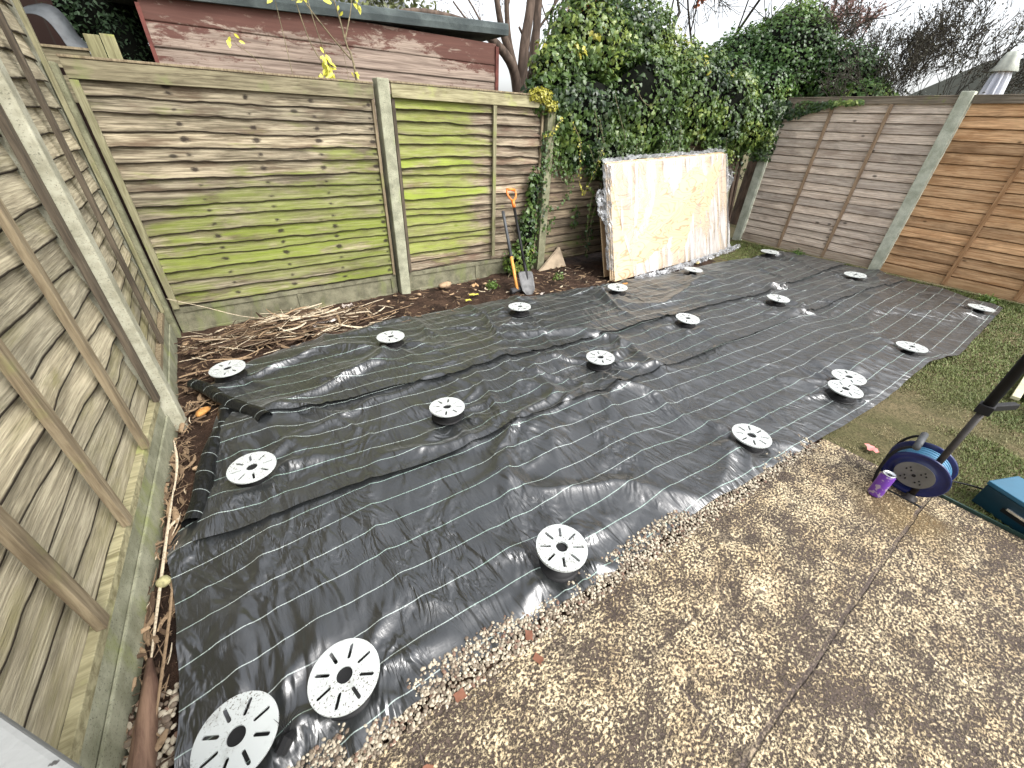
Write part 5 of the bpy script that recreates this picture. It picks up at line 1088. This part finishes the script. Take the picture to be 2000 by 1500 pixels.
m = MB(); a_ = rc+ux*-.012; b_ = rc+ux*.135; m.tube([(a_.x-.01, a_.y+.06, .31), (b_.x, b_.y+.06, .32)], .016, 12); m.build("carry_handle", M_GREYG, reel, True)

n = NT("can_print", .3, .5); p = n.geo(); n.set("Base Color", n.mix(n.mth('MULTIPLY', n.ramp(n.noise(p, 22., 2), .56, .60), .8), (.16, .05, .36), (.45, .38, .42))); n.set("Metallic", .25); M_CAN = n.m
M_ALU = flat("aluminium", (.75, .77, .78), .25, .5, .9, .1)
can = empty("drink_can", (2.985, -4.115, .012), "tall purple drinks can on the patio in front of the cable reel", "drinks can")
m = MB(); m.lathe((2.985, -4.115, .012), (0, 0, 1), [(.025, 0), (.031, .005), (.032, .012), (.032, .138), (.027, .148)], 32, True, False); m.build("can_body", M_CAN, can, True)
m = MB(); m.lathe((2.985, -4.115, .012), (0, 0, 1), [(.027, .1485), (.0285, .151), (.0265, .153), (.025, .149), (.004, .149)], 32, False, True); m.build("can_lid", M_ALU, can, True)
m = MB(); m.lathe((2.978, -4.118, .1625), (0, 0, 1), [(.009, 0), (.009, .0008)], 16); m.build("mouth_opening", M_BLK, can)

M_TEAL = flat("teal_steel", (.003, .032, .052), .4, .5, .0, .2, 8); M_TEALT = flat("teal_steel_top", (.022, .11, .18), .35, .5, .0, .15, 8)
bx = empty("tool_box", (3.4, -4.45, 0), "teal metal box with a silver catch on the grass at the right edge", "tool box")
D1 = Vector((-.40, -.92, 0)).normalized(); D2 = Vector((.92, -.40, 0)).normalized(); o_ = Vector((3.405, -4.43, 0))
m = MB(); m.frame(o_, D1, D2, (0, 0, 1), (0, 0, .0), (.42, .20, .125)); m.build("box_body", M_TEAL, bx, bevel=.004)
m = MB(); m.frame(o_, D1, D2, (0, 0, 1), (-.004, -.004, .127), (.424, .204, .150)); m.build("box_lid", M_TEALT, bx, bevel=.005)
m = MB(); m.frame(o_, D1, D2, (0, 0, 1), (.12, -.016, .070), (.235, -.002, .085)); m.build("silver_catch", M_ALU, bx, bevel=.003)
m = MB(); m.frame(o_, D1, D2, (0, 0, 1), (.105, -.004, .045), (.25, -.001, .068)); m.build("catch_plate", M_BLK, bx)

M_POLE = flat("dark_bronze_metal", (.035, .030, .026), .45, .5, .3, .3, 20)
pole = empty("gazebo_leg", (3.12, -4.23, .01), "dark telescopic metal leg standing on the patio in front of the reel", "metal pole")
m = MB(); m.tube([(3.12, -4.23, .012), (3.12, -4.23, .62)], .0140, 14); m.build("lower_tube", M_POLE, pole, True)
m = MB(); m.tube([(3.12, -4.23, .60), (3.12, -4.23, 2.3)], .020, 14); m.build("upper_tube", M_BLK, pole, True)
m = MB(); m.lathe((3.12, -4.23, .012), (0, 0, 1), [(.035, 0), (.035, .004), (.019, .008), (.019, .03)], 20); m.build("foot_plate", M_POLE, pole, True)
m = MB(); m.box((3.094, -4.256, .580), (3.146, -4.204, .625)); m.frame((3.145, -4.235, .602), (1, -.45, -.05), (.45, 1, 0), (0, 0, 1), (0, -.012, -.015), (.16, .012, .015)); m.build("bracket", M_BLK, pole, bevel=.004)
# dark board with cream edges on the lawn by the right edge
t = empty("folding_table", (5.1, -4.5, 0), "dark slat with two cream rails lying on the lawn at the right edge", "folded table")
m = MB(); m.box((5.12, -4.472, .02), (6.1, -4.392, .04)); m.build("dark_top", M_BLK, t)
M_CRM = flat("cream_edge", (.55, .52, .34), .5, .4)
for q in ((5.02, -4.390, -4.345), (4.80, -4.50, -4.474)):
    m = MB(); m.box((q[0], q[1], .018), (6.1, q[2], .044)); m.build("cream_rail", M_CRM, t, bevel=.003)
# black lead from reel to box
m = MB(); m.tube(cr([(3.26, -4.22, .02), (3.36, -4.26, .02), (3.44, -4.30, .02), (3.52, -4.40, .02), (3.56, -4.5, .02)], 20), .005, 6); tag(m.build("power_lead", M_BLK, None, True), "thin black lead on the grass between reel and teal box", "cable")
m = MB(); m.box((3.278, -4.95, -.03), (3.288, -4.26, .026)); tag(m.build("edging_strip", flat("green_edging", (.02, .045, .035), .5, .4), None), "dark green edging strip between patio and grass", "lawn edging")
